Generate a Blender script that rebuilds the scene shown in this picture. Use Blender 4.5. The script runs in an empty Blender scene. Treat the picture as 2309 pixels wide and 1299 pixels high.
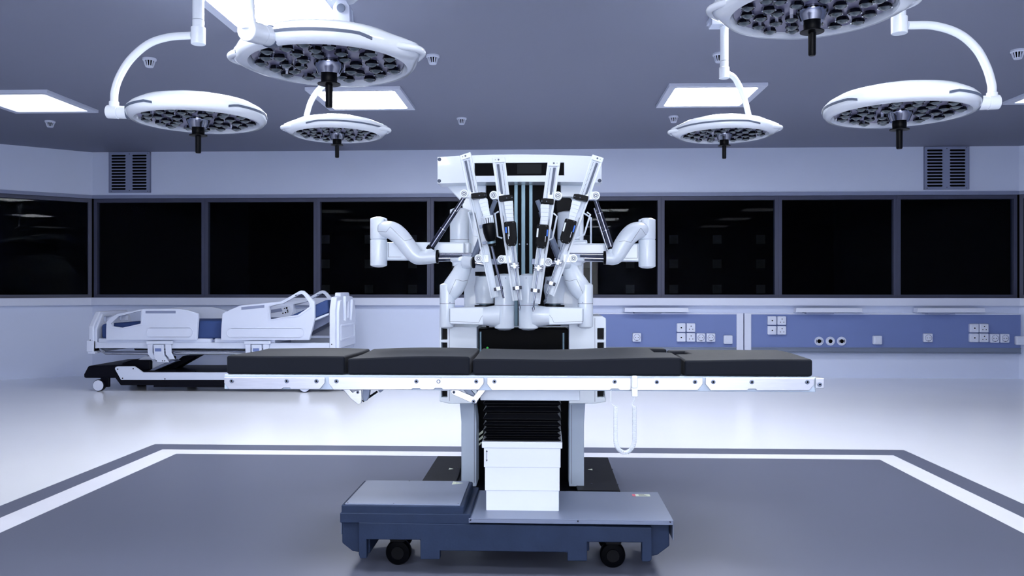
import bpy, math, random
from mathutils import Vector, Matrix
from mathutils.geometry import tessellate_polygon
random.seed(7)
sc = bpy.context.scene
COL = sc.collection
R = math.radians
# ---------------------------------------------------------------- camera, world, exposure
F, CX, CY = 1850.0, 1154.5, 649.5
YAW, CAMZ, CEIL = 0.0403, 1.15, 2.95
cd = bpy.data.cameras.new('camera'); cam = bpy.data.objects.new('camera', cd); COL.objects.link(cam)
cd.sensor_width = 36.0; cd.lens = 36.0 * F / 2309.0; cd.clip_end = 200
cam.location = (0, 0, CAMZ); cam.rotation_euler = (R(90), 0, YAW)
sc.camera = cam
w = bpy.data.worlds.new('night'); sc.world = w; w.use_nodes = True
w.node_tree.nodes['Background'].inputs[0].default_value = (0.010, 0.012, 0.018, 1)
w.node_tree.nodes['Background'].inputs[1].default_value = 0.02
sc.view_settings.view_transform = 'Standard'; sc.view_settings.look = 'None'
sc.view_settings.gamma = 1.0; sc.view_settings.use_curve_mapping = False
sc.view_settings.exposure = 0.10
sc.cycles.use_denoising = True
sc.cycles.max_bounces = 10; sc.cycles.diffuse_bounces = 6; sc.cycles.glossy_bounces = 4
sc.cycles.sample_clamp_indirect = 6.0; sc.cycles.caustics_reflective = False
PANEL_L = 33.0; SIDE_L = 2.2; FILL_L = 10.0

def ray(px, py):
    u = (px - CX) / F; v = (CY - py) / F
    return Vector((-math.sin(YAW) + u * math.cos(YAW), math.cos(YAW) + u * math.sin(YAW), v))
def at(px, py, Y):                     # world point seen at a pixel, at distance Y
    d = ray(px, py); return Vector((0, 0, CAMZ)) + d * (Y / d.y)
def atz(px, py, z):                    # same, on a horizontal plane
    d = ray(px, py); return Vector((0, 0, CAMZ)) + d * ((z - CAMZ) / d.z)
def pts(lst, Y): return [(at(a, b, Y).x, at(a, b, Y).z) for a, b in lst]
def X_(px, Y): return at(px, 650, Y).x
def Z_(py, Y, px=1154): return at(px, py, Y).z

# ---------------------------------------------------------------- materials
def lin(c): return tuple(((v/255.0)/12.92 if v/255.0 <= .04045 else ((v/255.0+.055)/1.055)**2.4) for v in c)
def mat(name, rgb, rough=.5, metal=0.0, spec=.5, var=0.0, scale=8.0, bump=0.0, bscale=60.0, emit=0, coat=0.0, aniso=None):
    m = bpy.data.materials.new(name); m.use_nodes = True
    nt = m.node_tree; b = nt.nodes['Principled BSDF']
    c = lin(rgb)
    b.inputs['Base Color'].default_value = (*c, 1); b.inputs['Roughness'].default_value = rough
    b.inputs['Metallic'].default_value = metal; b.inputs['Specular IOR Level'].default_value = spec
    b.inputs['Coat Weight'].default_value = coat
    tc = nt.nodes.new('ShaderNodeTexCoord')
    n = nt.nodes.new('ShaderNodeTexNoise'); n.inputs['Scale'].default_value = scale; n.inputs['Detail'].default_value = 5
    src = tc.outputs['Object']
    if aniso:
        mp = nt.nodes.new('ShaderNodeMapping'); mp.inputs['Scale'].default_value = aniso
        nt.links.new(src, mp.inputs[0]); src = mp.outputs[0]
    nt.links.new(src, n.inputs['Vector'])
    v = max(var, .02)
    mx = nt.nodes.new('ShaderNodeMix'); mx.data_type = 'RGBA'
    mx.inputs[6].default_value = (*[max(0, x*(1-v)) for x in c], 1); mx.inputs[7].default_value = (*[min(1, x*(1+v)) for x in c], 1)
    nt.links.new(n.outputs[0], mx.inputs[0]); nt.links.new(mx.outputs[2], b.inputs['Base Color'])
    mr = nt.nodes.new('ShaderNodeMapRange'); mr.inputs[3].default_value = max(.02, rough-.5*v*rough-.01); mr.inputs[4].default_value = min(1, rough+.5*v*rough+.02)
    nt.links.new(n.outputs[0], mr.inputs[0]); nt.links.new(mr.outputs[0], b.inputs['Roughness'])
    if bump:
        n2 = nt.nodes.new('ShaderNodeTexNoise'); n2.inputs['Scale'].default_value = bscale; n2.inputs['Detail'].default_value = 3
        nt.links.new(src, n2.inputs['Vector'])
        bp = nt.nodes.new('ShaderNodeBump'); bp.inputs['Strength'].default_value = bump; bp.inputs['Distance'].default_value = .01
        nt.links.new(n2.outputs[0], bp.inputs['Height']); nt.links.new(bp.outputs[0], b.inputs['Normal'])
    if emit:
        b.inputs['Emission Color'].default_value = (*c, 1); b.inputs['Emission Strength'].default_value = emit
    return m
M = {}
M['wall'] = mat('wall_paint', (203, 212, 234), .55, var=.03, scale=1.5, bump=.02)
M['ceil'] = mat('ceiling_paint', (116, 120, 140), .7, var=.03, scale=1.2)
M['floor'] = mat('pale_vinyl', (240, 243, 250), .16, spec=.45, var=.02, scale=1.0)
M['mat'] = mat('slate_vinyl', (94, 98, 116), .36, spec=.3, var=.03, scale=1.3)
M['stripe'] = mat('white_vinyl', (236, 238, 248), .25, var=.02)
M['frame'] = mat('window_frame_paint', (58, 62, 84), .5, var=.03)
M['sill'] = mat('sill_laminate', (208, 214, 232), .4, var=.02)
M['white'] = mat('white_enamel', (226, 234, 243), .28, spec=.5, var=.015, scale=5, coat=.3)
M['lampwhite'] = mat('lamp_white_gloss', (232, 238, 246), .22, var=.01, scale=5, coat=.5)
M['plastic'] = mat('bed_white_plastic', (205, 212, 230), .45, var=.02)
M['cart'] = mat('cart_pale_grey', (190, 204, 222), .4, var=.02)
M['vent'] = mat('vent_grey_metal', (126, 134, 162), .5, metal=.0, var=.03)
M['black'] = mat('black_satin', (6, 7, 12), .4, spec=.1, var=.05)
M['matblack'] = mat('black_matte', (3, 3, 5), .9, spec=.1, var=.05)
M['bedblack'] = mat('bed_dark_plastic', (8, 9, 20), .5, spec=.12, var=.05)
M['blackgloss'] = mat('black_gloss', (3, 4, 8), .35, spec=.03, var=.02)
M['screen'] = mat('dark_screen', (9, 15, 20), .35, spec=.08, var=.05)
M['chrome'] = mat('chrome', (190, 194, 204), .08, metal=1, var=.03)
M['dchrome'] = mat('dark_chrome', (135, 138, 152), .1, metal=1, var=.05)
M['blackchrome'] = mat('black_chrome', (52, 54, 62), .12, metal=1, var=.05)
M['strut'] = mat('strut_chrome', (88, 90, 104), .12, metal=1, var=.05)
M['steel'] = mat('brushed_steel', (228, 228, 232), .3, metal=1, var=.10, scale=4, aniso=(3, 3, 40), bump=.01)
M['stripsteel'] = mat('blue_steel', (136, 162, 174), .5, metal=.8, var=.05)
M['rubber'] = mat('cushion_vinyl', (17, 21, 30), .62, spec=.12, var=.06, scale=30, bump=.03, bscale=300)
M['rubber'].node_tree.nodes['Principled BSDF'].inputs['Sheen Weight'].default_value = .07
M['rubber'].node_tree.nodes['Principled BSDF'].inputs['Sheen Roughness'].default_value = .35
M['blue'] = mat('mattress_blue', (42, 66, 118), .7, var=.08, scale=60, bump=.05, bscale=300)
M['panelblue'] = mat('panel_blue', (104, 121, 172), .5, var=.02)
M['navy'] = mat('base_navy', (37, 49, 73), .6, spec=.15, var=.28, scale=11, bump=.05, bscale=120)
M['cover'] = mat('cover_grey_blue', (112, 122, 146), .4, metal=.15, var=.06, scale=3)
M['grey'] = mat('grey_rubber', (82, 92, 112), .5, var=.03)
M['greymetal'] = mat('grey_metal', (120, 130, 150), .35, metal=.3, var=.04)
M['reflector'] = mat('reflector_plate', (120, 118, 146), .3, metal=.2, var=.03)
M['lens'] = mat('lens_glass', (92, 102, 110), .18, metal=.1, var=.15, scale=90)
M['line'] = mat('seam_line', (60, 66, 84), .6)
M['panelglow'] = mat('diffuser', (246, 249, 255), .5, emit=PANEL_L)
M['sideglow'] = mat('side_diffuser', (246, 249, 255), .5, emit=SIDE_L)
M['wallglow'] = mat('wall_diffuser', (246, 249, 255), .5, emit=FILL_L)  # glow of the added fill panel
M['label'] = mat('label_cream', (214, 222, 200), .5)
M['red'] = mat('label_red', (214, 90, 110), .5)
M['bluelab'] = mat('label_blue', (40, 110, 220), .5)
M['led'] = mat('green_led', (30, 160, 50), .4, emit=.6)
M['facade'] = mat('night_facade', (5, 6, 8), .9, spec=.1, var=.1)
M['farlit'] = mat('far_window_light', (200, 205, 210), .6, emit=.0033)  # faint glow for the squares that imitate reflections
def glass(name):
    m = bpy.data.materials.new(name); m.use_nodes = True; nt = m.node_tree
    for n in list(nt.nodes): nt.nodes.remove(n)
    o = nt.nodes.new('ShaderNodeOutputMaterial'); mx = nt.nodes.new('ShaderNodeMixShader')
    t = nt.nodes.new('ShaderNodeBsdfTransparent'); t.inputs[0].default_value = (.75, .78, .8, 1)
    g = nt.nodes.new('ShaderNodeBsdfGlossy'); g.inputs['Roughness'].default_value = 0.0
    ns = nt.nodes.new('ShaderNodeTexNoise'); ns.inputs['Scale'].default_value = .8
    mr = nt.nodes.new('ShaderNodeMapRange'); mr.inputs[3].default_value = .003; mr.inputs[4].default_value = .004
    nt.links.new(ns.outputs[0], mr.inputs[0]); nt.links.new(mr.outputs[0], mx.inputs[0])
    nt.links.new(t.outputs[0], mx.inputs[1]); nt.links.new(g.outputs[0], mx.inputs[2]); nt.links.new(mx.outputs[0], o.inputs[0])
    return m
M['pane'] = glass('tinted_pane')

# ---------------------------------------------------------------- mesh builder
ORG = Vector((0, 0, 0))
class MB:
    def __init__(s): s.v = []; s.f = []; s.m = []
    def add(s, v, f, mi=0):
        o = len(s.v); s.v += [tuple(x) for x in v]; s.f += [tuple(i + o for i in q) for q in f]; s.m += [mi] * len(f)
        return s
    def box(s, x0, x1, y0, y1, z0, z1, mi=0):
        if x0 > x1: x0, x1 = x1, x0
        if y0 > y1: y0, y1 = y1, y0
        if z0 > z1: z0, z1 = z1, z0
        v = [(x0,y0,z0),(x1,y0,z0),(x1,y1,z0),(x0,y1,z0),(x0,y0,z1),(x1,y0,z1),(x1,y1,z1),(x0,y1,z1)]
        return s.add(v, [(0,3,2,1),(4,5,6,7),(0,1,5,4),(1,2,6,5),(2,3,7,6),(3,0,4,7)], mi)
    def obox(s, c, ax, ay, az, mi=0):  # oriented box, half-axis vectors
        c = Vector(c); v = [c + sx*ax + sy*ay + sz*az for sz in (-1,1) for sy, sx in ((-1,-1),(-1,1),(1,1),(1,-1))]
        f = [(0,3,2,1),(4,5,6,7),(0,1,5,4),(1,2,6,5),(2,3,7,6),(3,0,4,7)]
        if ax.cross(ay).dot(az) < 0: f = [tuple(reversed(q)) for q in f]
        return s.add(v, f, mi)
    def prism(s, outer, d0, d1, holes=(), axis='Y', mi=0, fr=None):
        # 2D outline -> solid. axis Y: (x,z) ; Z: (x,y) ; X: (y,z)
        if fr is None:
            fr = {'Y': lambda a, b, d: Vector((a, d, b)), 'Z': lambda a, b, d: Vector((a, b, d)), 'X': lambda a, b, d: Vector((d, a, b))}[axis]
        def area(l): return sum(l[i][0]*l[(i+1)%len(l)][1]-l[(i+1)%len(l)][0]*l[i][1] for i in range(len(l)))
        loops = [list(outer) if area(outer) > 0 else list(reversed(outer))]
        for h in holes: loops.append(list(h) if area(h) < 0 else list(reversed(h)))
        flat = [p for l in loops for p in l]; n = len(flat)
        if len(loops) == 1: tris = None
        else: tris = tessellate_polygon([[Vector((p[0], p[1], 0)) for p in l] for l in loops])
        V = [fr(p[0], p[1], d0) for p in flat] + [fr(p[0], p[1], d1) for p in flat]
        e = fr(1,0,0)-fr(0,0,0); g = fr(0,1,0)-fr(0,0,0); h = fr(0,0,1)-fr(0,0,0)
        flip = (e.cross(g).dot(h) * (d1 - d0)) < 0
        fs = []
        if tris is None:
            fs.append(tuple(range(n-1, -1, -1))); fs.append(tuple(range(n, 2*n)))
        else:
            for t in tris:
                a, b, c = t
                A = (flat[b][0]-flat[a][0])*(flat[c][1]-flat[a][1])-(flat[b][1]-flat[a][1])*(flat[c][0]-flat[a][0])
                if A < 0: t = (a, c, b)
                fs.append((t[2], t[1], t[0])); fs.append((t[0]+n, t[1]+n, t[2]+n))
        o = 0
        for l in loops:
            k = len(l)
            for i in range(k):
                a, b = o+i, o+(i+1) % k; fs.append((a, b, b+n, a+n))
            o += k
        if flip: fs = [tuple(reversed(q)) for q in fs]
        return s.add(V, fs, mi)
    def tube(s, path, rad, n=14, mi=0, caps=True, closed=False, flat=1.0):
        path = [Vector(p) for p in path]; k = len(path)
        if not hasattr(rad, '__len__'): rad = [rad] * k
        T = []
        for i in range(k):
            a = path[(i-1) % k] if (closed or i) else path[0]; b = path[(i+1) % k] if (closed or i < k-1) else path[-1]
            T.append((b - a).normalized())
        ref = Vector((0, 1, 0)) if abs(T[0].y) < .9 else Vector((1, 0, 0))
        u = (ref - T[0]*ref.dot(T[0])).normalized(); V = []
        for i in range(k):
            u = (u - T[i]*u.dot(T[i])).normalized(); vv = T[i].cross(u)
            for j in range(n):
                a = 2*math.pi*j/n
                V.append(path[i] + u*math.cos(a)*rad[i]*flat + vv*math.sin(a)*rad[i])
        fs = []
        for i in range(k if closed else k-1):
            i2 = (i+1) % k
            for j in range(n):
                j2 = (j+1) % n; fs.append((i*n+j, i*n+j2, i2*n+j2, i2*n+j))
        if caps and not closed:
            fs.append(tuple(range(n-1, -1, -1))); fs.append(tuple((k-1)*n+j for j in range(n)))
        return s.add(V, fs, mi)
    def cyl(s, p0, p1, r0, r1=None, n=24, mi=0): return s.tube([p0, p1], [r0, r0 if r1 is None else r1], n, mi)
    def lathe(s, prof, o=(0,0,0), ax=(0,0,1), n=40, mi=0):
        ax = Vector(ax).normalized(); ref = Vector((1,0,0)) if abs(ax.x) < .9 else Vector((0,1,0))
        u = (ref - ax*ref.dot(ax)).normalized(); v = ax.cross(u); o = Vector(o); V = []; fs = []
        for r, h in prof:
            for j in range(n):
                a = 2*math.pi*j/n; V.append(o + ax*h + (u*math.cos(a)+v*math.sin(a))*max(r, 1e-5))
        for i in range(len(prof)-1):
            for j in range(n):
                j2 = (j+1) % n; fs.append((i*n+j, i*n+j2, (i+1)*n+j2, (i+1)*n+j))
        return s.add(V, fs, mi)
    def build(s, name, mats, parent=None, bevel=0, seg=2, smooth=35, org=None):
        o_ = ORG if org is None else Vector(org)
        me = bpy.data.meshes.new(name); me.from_pydata([tuple(Vector(v)-o_) for v in s.v], [], s.f); me.validate()
        if not isinstance(mats, (list, tuple)): mats = [mats]
        for m in mats: me.materials.append(M[m])
        for p, mi in zip(me.polygons, s.m): p.material_index = mi
        if smooth:
            me.polygons.foreach_set('use_smooth', [True]*len(me.polygons)); me.set_sharp_from_angle(angle=R(smooth))
        me.update()
        ob = bpy.data.objects.new(name, me); COL.objects.link(ob)
        if parent is not None: ob.parent = parent
        else: ob.location = o_
        if bevel:
            b = ob.modifiers.new('bevel', 'BEVEL'); b.width = bevel; b.segments = seg; b.limit_method = 'ANGLE'; b.angle_limit = R(38); b.harden_normals = bool(smooth)
        return ob
def cr(P, k=8):                        # Catmull-Rom smoothing of tuples
    P = [Vector(p) for p in P]; Q = [P[0]*2-P[1]] + P + [P[-1]*2-P[-2]]; out = []
    for i in range(1, len(Q)-2):
        for j in range(k):
            t = j/k; a, b, c, d = Q[i-1:i+3]
            out.append(.5*((2*b)+(-a+c)*t+(2*a-5*b+4*c-d)*t*t+(-a+3*b-3*c+d)*t**3))
    out.append(P[-1]); return out
def struct(o): o['kind'] = 'structure'; return o
def tag(o, label, cat, group=None):
    o['label'] = label; o['category'] = cat
    if group: o['group'] = group
    return o
def thing(name, loc, label, cat, group=None, rz=0):
    global ORG
    o = bpy.data.objects.new(name, None); COL.objects.link(o); o.location = loc; o.rotation_euler = (0, 0, rz)
    o.empty_display_size = .1; ORG = Vector(loc)
    return tag(o, label, cat, group)
def done():
    global ORG
    ORG = Vector((0, 0, 0))
def copy_tree(o, parent=None):
    c = o.copy(); COL.objects.link(c)
    if parent is not None: c.parent = parent
    for ch in [x for x in bpy.data.objects if x.parent == o]: copy_tree(ch, c)
    return c

# ================================================================ ROOM
YB = 10.65; XC = 6.0
ZS1 = 1.045; ZS0 = .925                # sill band top/bottom
ZW0, ZW1 = 1.035, 2.33                 # window opening
XE, YE = 9.0, YB - .83*3.0            # where the angled walls end
# floor with painted zones
p1 = atz(347.5, 1002, 0); p2 = atz(365, 1014, 0); p3 = atz(395.5, 1024, 0)
q1 = atz(2036.2, 1013.9, 0); q2 = atz(2013.7, 1026.3, 0); q3 = atz(1982.4, 1035.7, 0)
YF = [(p1.y+q1.y)/2, (p2.y+q2.y)/2, (p3.y+q3.y)/2]
XL = [p1.x, p2.x, p3.x]; XR = [q3.x, q2.x, q1.x]
YN = [-.5, -.35, -.25]
xs = [-XE-.1, XL[0], XL[1], XL[2], XR[0], XR[1], XR[2], XE+.1]
ys = [-4.1, YN[0], YN[1], YN[2], YF[2], YF[1], YF[0], YB+.2]
fb = MB(); vid = {}
V = [(x, y, 0) for y in ys for x in xs]; fs = []; ms = []
for j in range(7):
    for i in range(7):
        lvl = min(min(i, 6-i), min(j, 6-j))
        fs.append((j*8+i, j*8+i+1, (j+1)*8+i+1, (j+1)*8+i)); ms.append([0, 1, 2, 1][lvl])
fb.add(V, fs); fb.m = ms
o = struct(fb.build('floor', ['floor', 'mat', 'stripe'], smooth=0)); md = o.modifiers.new('s', 'SOLIDIFY'); md.thickness = .1; md.offset = -1
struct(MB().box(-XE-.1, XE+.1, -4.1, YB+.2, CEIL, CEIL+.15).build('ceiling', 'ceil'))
T = .18
def wallseg(mb, a, b, z0, z1, off0=0.0, off1=T, mi=0):   # wall piece along a->b; room on the left-hand normal
    a = Vector((a[0], a[1], 0)); b = Vector((b[0], b[1], 0)); d = (b-a).normalized(); n = Vector((-d.y, d.x, 0))
    c = (a+b)/2 + n*(off0+off1)/2 + Vector((0, 0, (z0+z1)/2))
    mb.obox(c, d*((b-a).length/2), n*((off1-off0)/2), Vector((0, 0, (z1-z0)/2)), mi)
segs = {'back': ((-XC, YB), (XC, YB)), 'left_corner': ((-XE, YE), (-XC, YB)), 'right_corner': ((XC, YB), (XE, YE)),
        'left': ((-XE, -4), (-XE, YE)), 'right': ((XE, YE), (XE, -4)), 'front': ((XE, -4), (-XE, -4))}
for k, (a, b) in segs.items():
    mb = MB()
    if k in ('left', 'right', 'front'): wallseg(mb, a, b, 0, CEIL)
    else:
        wallseg(mb, a, b, 0, ZW0-.02); wallseg(mb, a, b, ZW1+.05, CEIL)
    struct(mb.build('wall_'+k, 'wall', smooth=0))
# sill band, head reveal
for n, k in ((1, 'back'), (2, 'left_corner'), (3, 'right_corner')):
    a, b = segs[k]; mb = MB(); wallseg(mb, a, b, ZS0, ZS1-.022, -.07, 0); wallseg(mb, a, b, ZS0+.004, ZS1-.026, -.072, -.07)
    struct(mb.build('trim_%d' % n, 'sill', bevel=.003))
    mb = MB(); wallseg(mb, a, b, ZW1+.005, ZW1+.05, -.012, T)
    struct(mb.build('trim_%d' % (n+3), 'vent'))
# windows
def window(n, a, b):
    a = Vector((a[0], a[1], 0)); b = Vector((b[0], b[1], 0)); L = (b-a).length; d = (b-a)/L; nn = Vector((-d.y, d.x, 0))
    def fr(x, z, dd): return a + d*x + Vector((0, 0, z)) + nn*dd
    mb = MB(); h = .045
    mb.prism([(0, ZW0-.02), (L, ZW0-.02), (L, ZW1+.005), (0, ZW1+.005)], .03, .11, holes=[[(h, ZW0+.03), (L-h, ZW0+.03), (L-h, ZW1-.045), (h, ZW1-.045)]], fr=fr)
    w = struct(mb.build('window_%d' % n, 'frame', bevel=.004))
    g = MB(); g.prism([(h-.01, ZW0+.02), (L-h+.01, ZW0+.02), (L-h+.01, ZW1-.035), (h-.01, ZW1-.035)], .075, .083, fr=fr)
    gp = g.build('window_pane', 'pane', parent=w, smooth=0); gp.matrix_parent_inverse = Matrix.Identity(4)
wn = 1
for i in range(8): window(wn, (-XC+1.5*i, YB), (-XC+1.5*(i+1), YB)); wn += 1
Ld = math.hypot(XE-XC, YB-YE)
for i in range(2):
    f0, f1 = i/2, (i+1)/2
    window(wn, (-XE+(XE-XC)*f0, YE+(YB-YE)*f0), (-XE+(XE-XC)*f1, YE+(YB-YE)*f1)); wn += 1
    window(wn, (XC+(XE-XC)*f0, YB-(YB-YE)*f0), (XC+(XE-XC)*f1, YB-(YB-YE)*f1)); wn += 1

# added backdrop; its glowing squares stand in for reflections in the middle panes
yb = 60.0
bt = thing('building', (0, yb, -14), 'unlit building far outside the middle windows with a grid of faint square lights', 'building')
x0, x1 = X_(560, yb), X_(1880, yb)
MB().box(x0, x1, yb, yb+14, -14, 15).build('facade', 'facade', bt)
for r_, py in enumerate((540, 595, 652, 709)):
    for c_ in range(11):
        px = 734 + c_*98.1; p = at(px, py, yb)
        MB().box(p.x-.31, p.x+.31, yb-.06, yb+.02, p.z-.31, p.z+.31).build('window', 'farlit', bt, smooth=0)  # glowing square put in for a reflection in the glass
done()

# ================================================================ CEILING PANELS
def ceiling_panel(cx, cy, glow='panelglow'):
    h = .43; z = CEIL
    t = thing('ceiling_light', (cx, cy, z), '', 'ceiling light', 'square light panels in the ceiling')
    fr = MB(); o4 = [(cx-h, cy-h), (cx+h, cy-h), (cx+h, cy+h), (cx-h, cy+h)]
    k = h-.065; c = .02
    i8 = [(cx-k+c, cy-k), (cx+k-c, cy-k), (cx+k, cy-k+c), (cx+k, cy+k-c), (cx+k-c, cy+k), (cx-k+c, cy+k), (cx-k, cy+k-c), (cx-k, cy-k+c)]
    fr.prism(o4, z-.03, z, holes=[i8], axis='Z'); fr.build('frame', 'sill', t, bevel=.002)
    MB().box(cx-k-.01, cx+k+.01, cy-k-.01, cy+k+.01, z-.022, z-.012).build('diffuser', glow, t, smooth=0)
    done(); return t
cols = [(-4.94, 'far left'), (-1.72, 'centre left'), (1.52, 'centre right'), (4.85, 'far right')]
first = {}
for ci, (cx, cn) in enumerate(cols):
    for ri, cy in enumerate((7.69, 5.17, 2.65, .13, -2.4)):
        kk = 'sideglow' if ci in (0, 3) else 'panelglow'
        if kk not in first: first[kk] = p = ceiling_panel(cx, cy, kk)
        else:
            p = copy_tree(first[kk]); p.location = (cx, cy, CEIL)
        if (ri, ci) == (0, 0): l = 'square ceiling light panel cut by the left edge, left of the smallest smoke alarm'
        elif (ri, ci) == (0, 1): l = 'square ceiling light panel behind the small left surgical lamp'
        elif (ri, ci) == (0, 2): l = 'square ceiling light panel crossed by the arm of the small right surgical lamp'
        elif (ri, ci) == (0, 3): l = 'square ceiling light panel cut by the right edge of the photo'
        elif (ri, ci) == (1, 1): l = 'large bright ceiling panel directly above the big left surgical lamp'
        elif (ri, ci) == (1, 2): l = 'ceiling panel whose corner shows left of the big right surgical lamp'
        else: l = 'square ceiling light panel outside the photo, in row %s of the %s column' % (['one', 'two', 'three', 'four', 'five'][ri], cn)
        p['label'] = l

# ================================================================ SMOKE ALARMS
def smoke_alarm():
    t = thing('smoke_alarm', (0, 0, 0), '', 'smoke alarm', 'slotted smoke alarms on the ceiling')
    MB().lathe([(0, 0), (.052, 0), (.052, -.014), (.046, -.02), (0, -.02)], n=32).build('base', 'sill', t)
    cb = MB(); n = 12
    for k in range(n):
        a = 2*math.pi*k/n; u = Vector((math.cos(a), math.sin(a), 0)); v = Vector((-math.sin(a), math.cos(a), 0))
        A = u*.041 + Vector((0, 0, -.02)); B = u*.027 + Vector((0, 0, -.062))
        cb.obox((A+B)/2, (B-A)/2, v*.0036, (B-A).cross(v).normalized()*.004)
    cb.lathe([(0, -.06), (.03, -.06), (.028, -.068), (0, -.068)], n=28)
    cb.build('cage', 'sill', t, bevel=.001)
    MB().lathe([(0, -.02), (.037, -.02), (.0235, -.06), (0, -.06)], n=24).build('sensor_core', 'matblack', t)
    return t
sm = smoke_alarm(); done()
for i, (px, py, l) in enumerate([(337, 132, 'round slotted smoke alarm inside the curve of the left lamp arm'), (113, 273, 'small smoke alarm below the leftmost ceiling panel'),
        (976, 125, 'smoke alarm beside the right tip of the big left surgical lamp'), (1041, 266, 'small smoke alarm above the left half of the robot head'),
        (1519, 262, 'small smoke alarm under the corner of the right ceiling panel'), (1622, 121, 'smoke alarm half hidden behind the vertical lamp pole'),
        (2295, 113, 'smoke alarm at the top right edge of the photo')]):
    p = atz(px, py, CEIL); s_ = sm if i == 0 else copy_tree(sm); s_.location = p; s_['label'] = l

# ================================================================ AIR VENTS
def vent(x0p, x1p, y0p, y1p, label):
    a = at(x0p, y1p, YB); b = at(x1p, y0p, YB)
    b.z = min(b.z, CEIL-.004)
    t = thing('air_vent', (a.x, YB, a.z), label, 'air vent', 'slotted air vents above the windows')
    Wd, H = b.x-a.x, b.z-a.z; y = YB-.03
    holes = []
    sw = Wd*.35; sh = .026; pit = (H-.055)/12
    for cxx in (a.x + .06*Wd + sw/2, a.x + .565*Wd + sw/2):
        for k in range(12):
            cz = a.z + .0275 + pit*(k+.5); hh = []
            for s2, a0 in ((1, -90), (-1, 90)):
                for q in range(5):
                    an = R(a0 + q*45); hh.append((cxx + s2*(sw/2-sh/2) + sh/2*math.cos(an), cz + sh/2*math.sin(an)))
            holes.append(hh)
    MB().prism([(a.x, a.z), (b.x, a.z), (b.x, b.z), (a.x, b.z)], y, y+.006, holes=holes).build('grille', 'vent', t, smooth=0)
    m = MB(); m.box(a.x, a.x+.012, y-.006, YB, a.z, b.z).box(b.x-.012, b.x, y-.006, YB, a.z, b.z).box(a.x, b.x, y-.006, YB, a.z, a.z+.012).box(a.x, b.x, y-.006, YB, b.z-.012, b.z)
    m.build('frame', 'vent', t, bevel=.002)
    MB().box(a.x+.02, b.x-.02, YB-.012, YB-.004, a.z+.02, b.z-.02).build('duct', 'matblack', t)
    for fx, fz in ((.5, .05), (.5, .95), (.06, .03), (.94, .03), (.94, .97)):
        MB().cyl((a.x+Wd*fx, y-.004, a.z+H*fz), (a.x+Wd*fx, y+.002, a.z+H*fz), .006, n=10).build('screw', 'line', t)
    done()
vent(248, 341, 343, 435, 'grey metal wall vent above the left end of the window band')
vent(2082, 2183, 331, 428, 'grey metal wall vent above the right end of the window band')

# ================================================================ WALL SUPPLY PANELS
def wall_panel(xa, xb, label, cap_l, cap_r):
    Y = YB-.075
    zt, zb = Z_(709, Y, 1700), Z_(783, Y, 1700); 
    t = thing('wall_panel', (xa, YB, zb), label, 'wall panel', 'blue medical supply panels')
    MB().box(xa, xb, Y, YB, zb, zt).build('back_plate', 'panelblue', t)
    z2 = Z_(795, Y, 1700)
    MB().box(xa, xb, Y-.012, YB, zt, zt+.016).build('top_rail', 'chrome' if 0 else 'sill', t, bevel=.002)
    m = MB(); m.box(xa, xb, Y-.012, YB, zb-.014, zb); m.box(xa, xb, Y-.004, YB, z2+.01, zb-.014); m.box(xa, xb, Y-.016, YB, z2-.006, z2+.01)
    m.build('bottom_rail', 'greymetal', t, bevel=.002)
    if cap_l: MB().box(xa-.085, xa, Y-.016, YB, z2, zt+.016).build('end_cap', 'sill', t, bevel=.003)
    if cap_r: MB().box(xb, xb+.085, Y-.016, YB, z2, zt+.016).build('end_cap', 'sill', t, bevel=.003)
    done()
xm = X_(1677.5, YB-.09)
wall_panel(X_(1180, YB), xm-.092, 'blue wall supply panel behind the robot, left of the pale vertical joint', 0, 1)
wall_panel(xm+.092, XC-.02, 'long blue wall supply panel running to the right edge, with three round gas outlets', 1, 0)
def reading_light(x0p, x1p, label):
    Y = YB-.19; a = X_(x0p, Y); b = X_(x1p, Y); z1 = Z_(694.5, Y, 1700); z0 = Z_(704.5, Y, 1700)
    t = thing('wall_light', ((a+b)/2, YB, z0), label, 'wall light', 'slim wall lights over the supply panels')
    c = (a+b)/2
    MB().prism([(a, z0), (b, z0), (b-.012, z1), (a+.004, z1)], Y, Y+.11).build('housing', 'sill', t, bevel=.004)
    MB().box(c-.28, c+.06, Y+.02, YB, z0-.022, z0+.01).build('bracket', 'vent', t, bevel=.003)
    done()
reading_light(1408, 1554, 'slim white wall light closest to the robot')
reading_light(1795, 1946, 'slim white wall light above the three round gas outlets')
reading_light(2068, 2223, 'rightmost slim white wall light')
YS = YB-.075
def sock_base(t, p, kind):
    h = .0555
    MB().box(p.x-h, p.x+h, YS-.05, YS, p.z-h, p.z+h).build('housing', 'sill', t, bevel=.012, seg=3)
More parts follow.
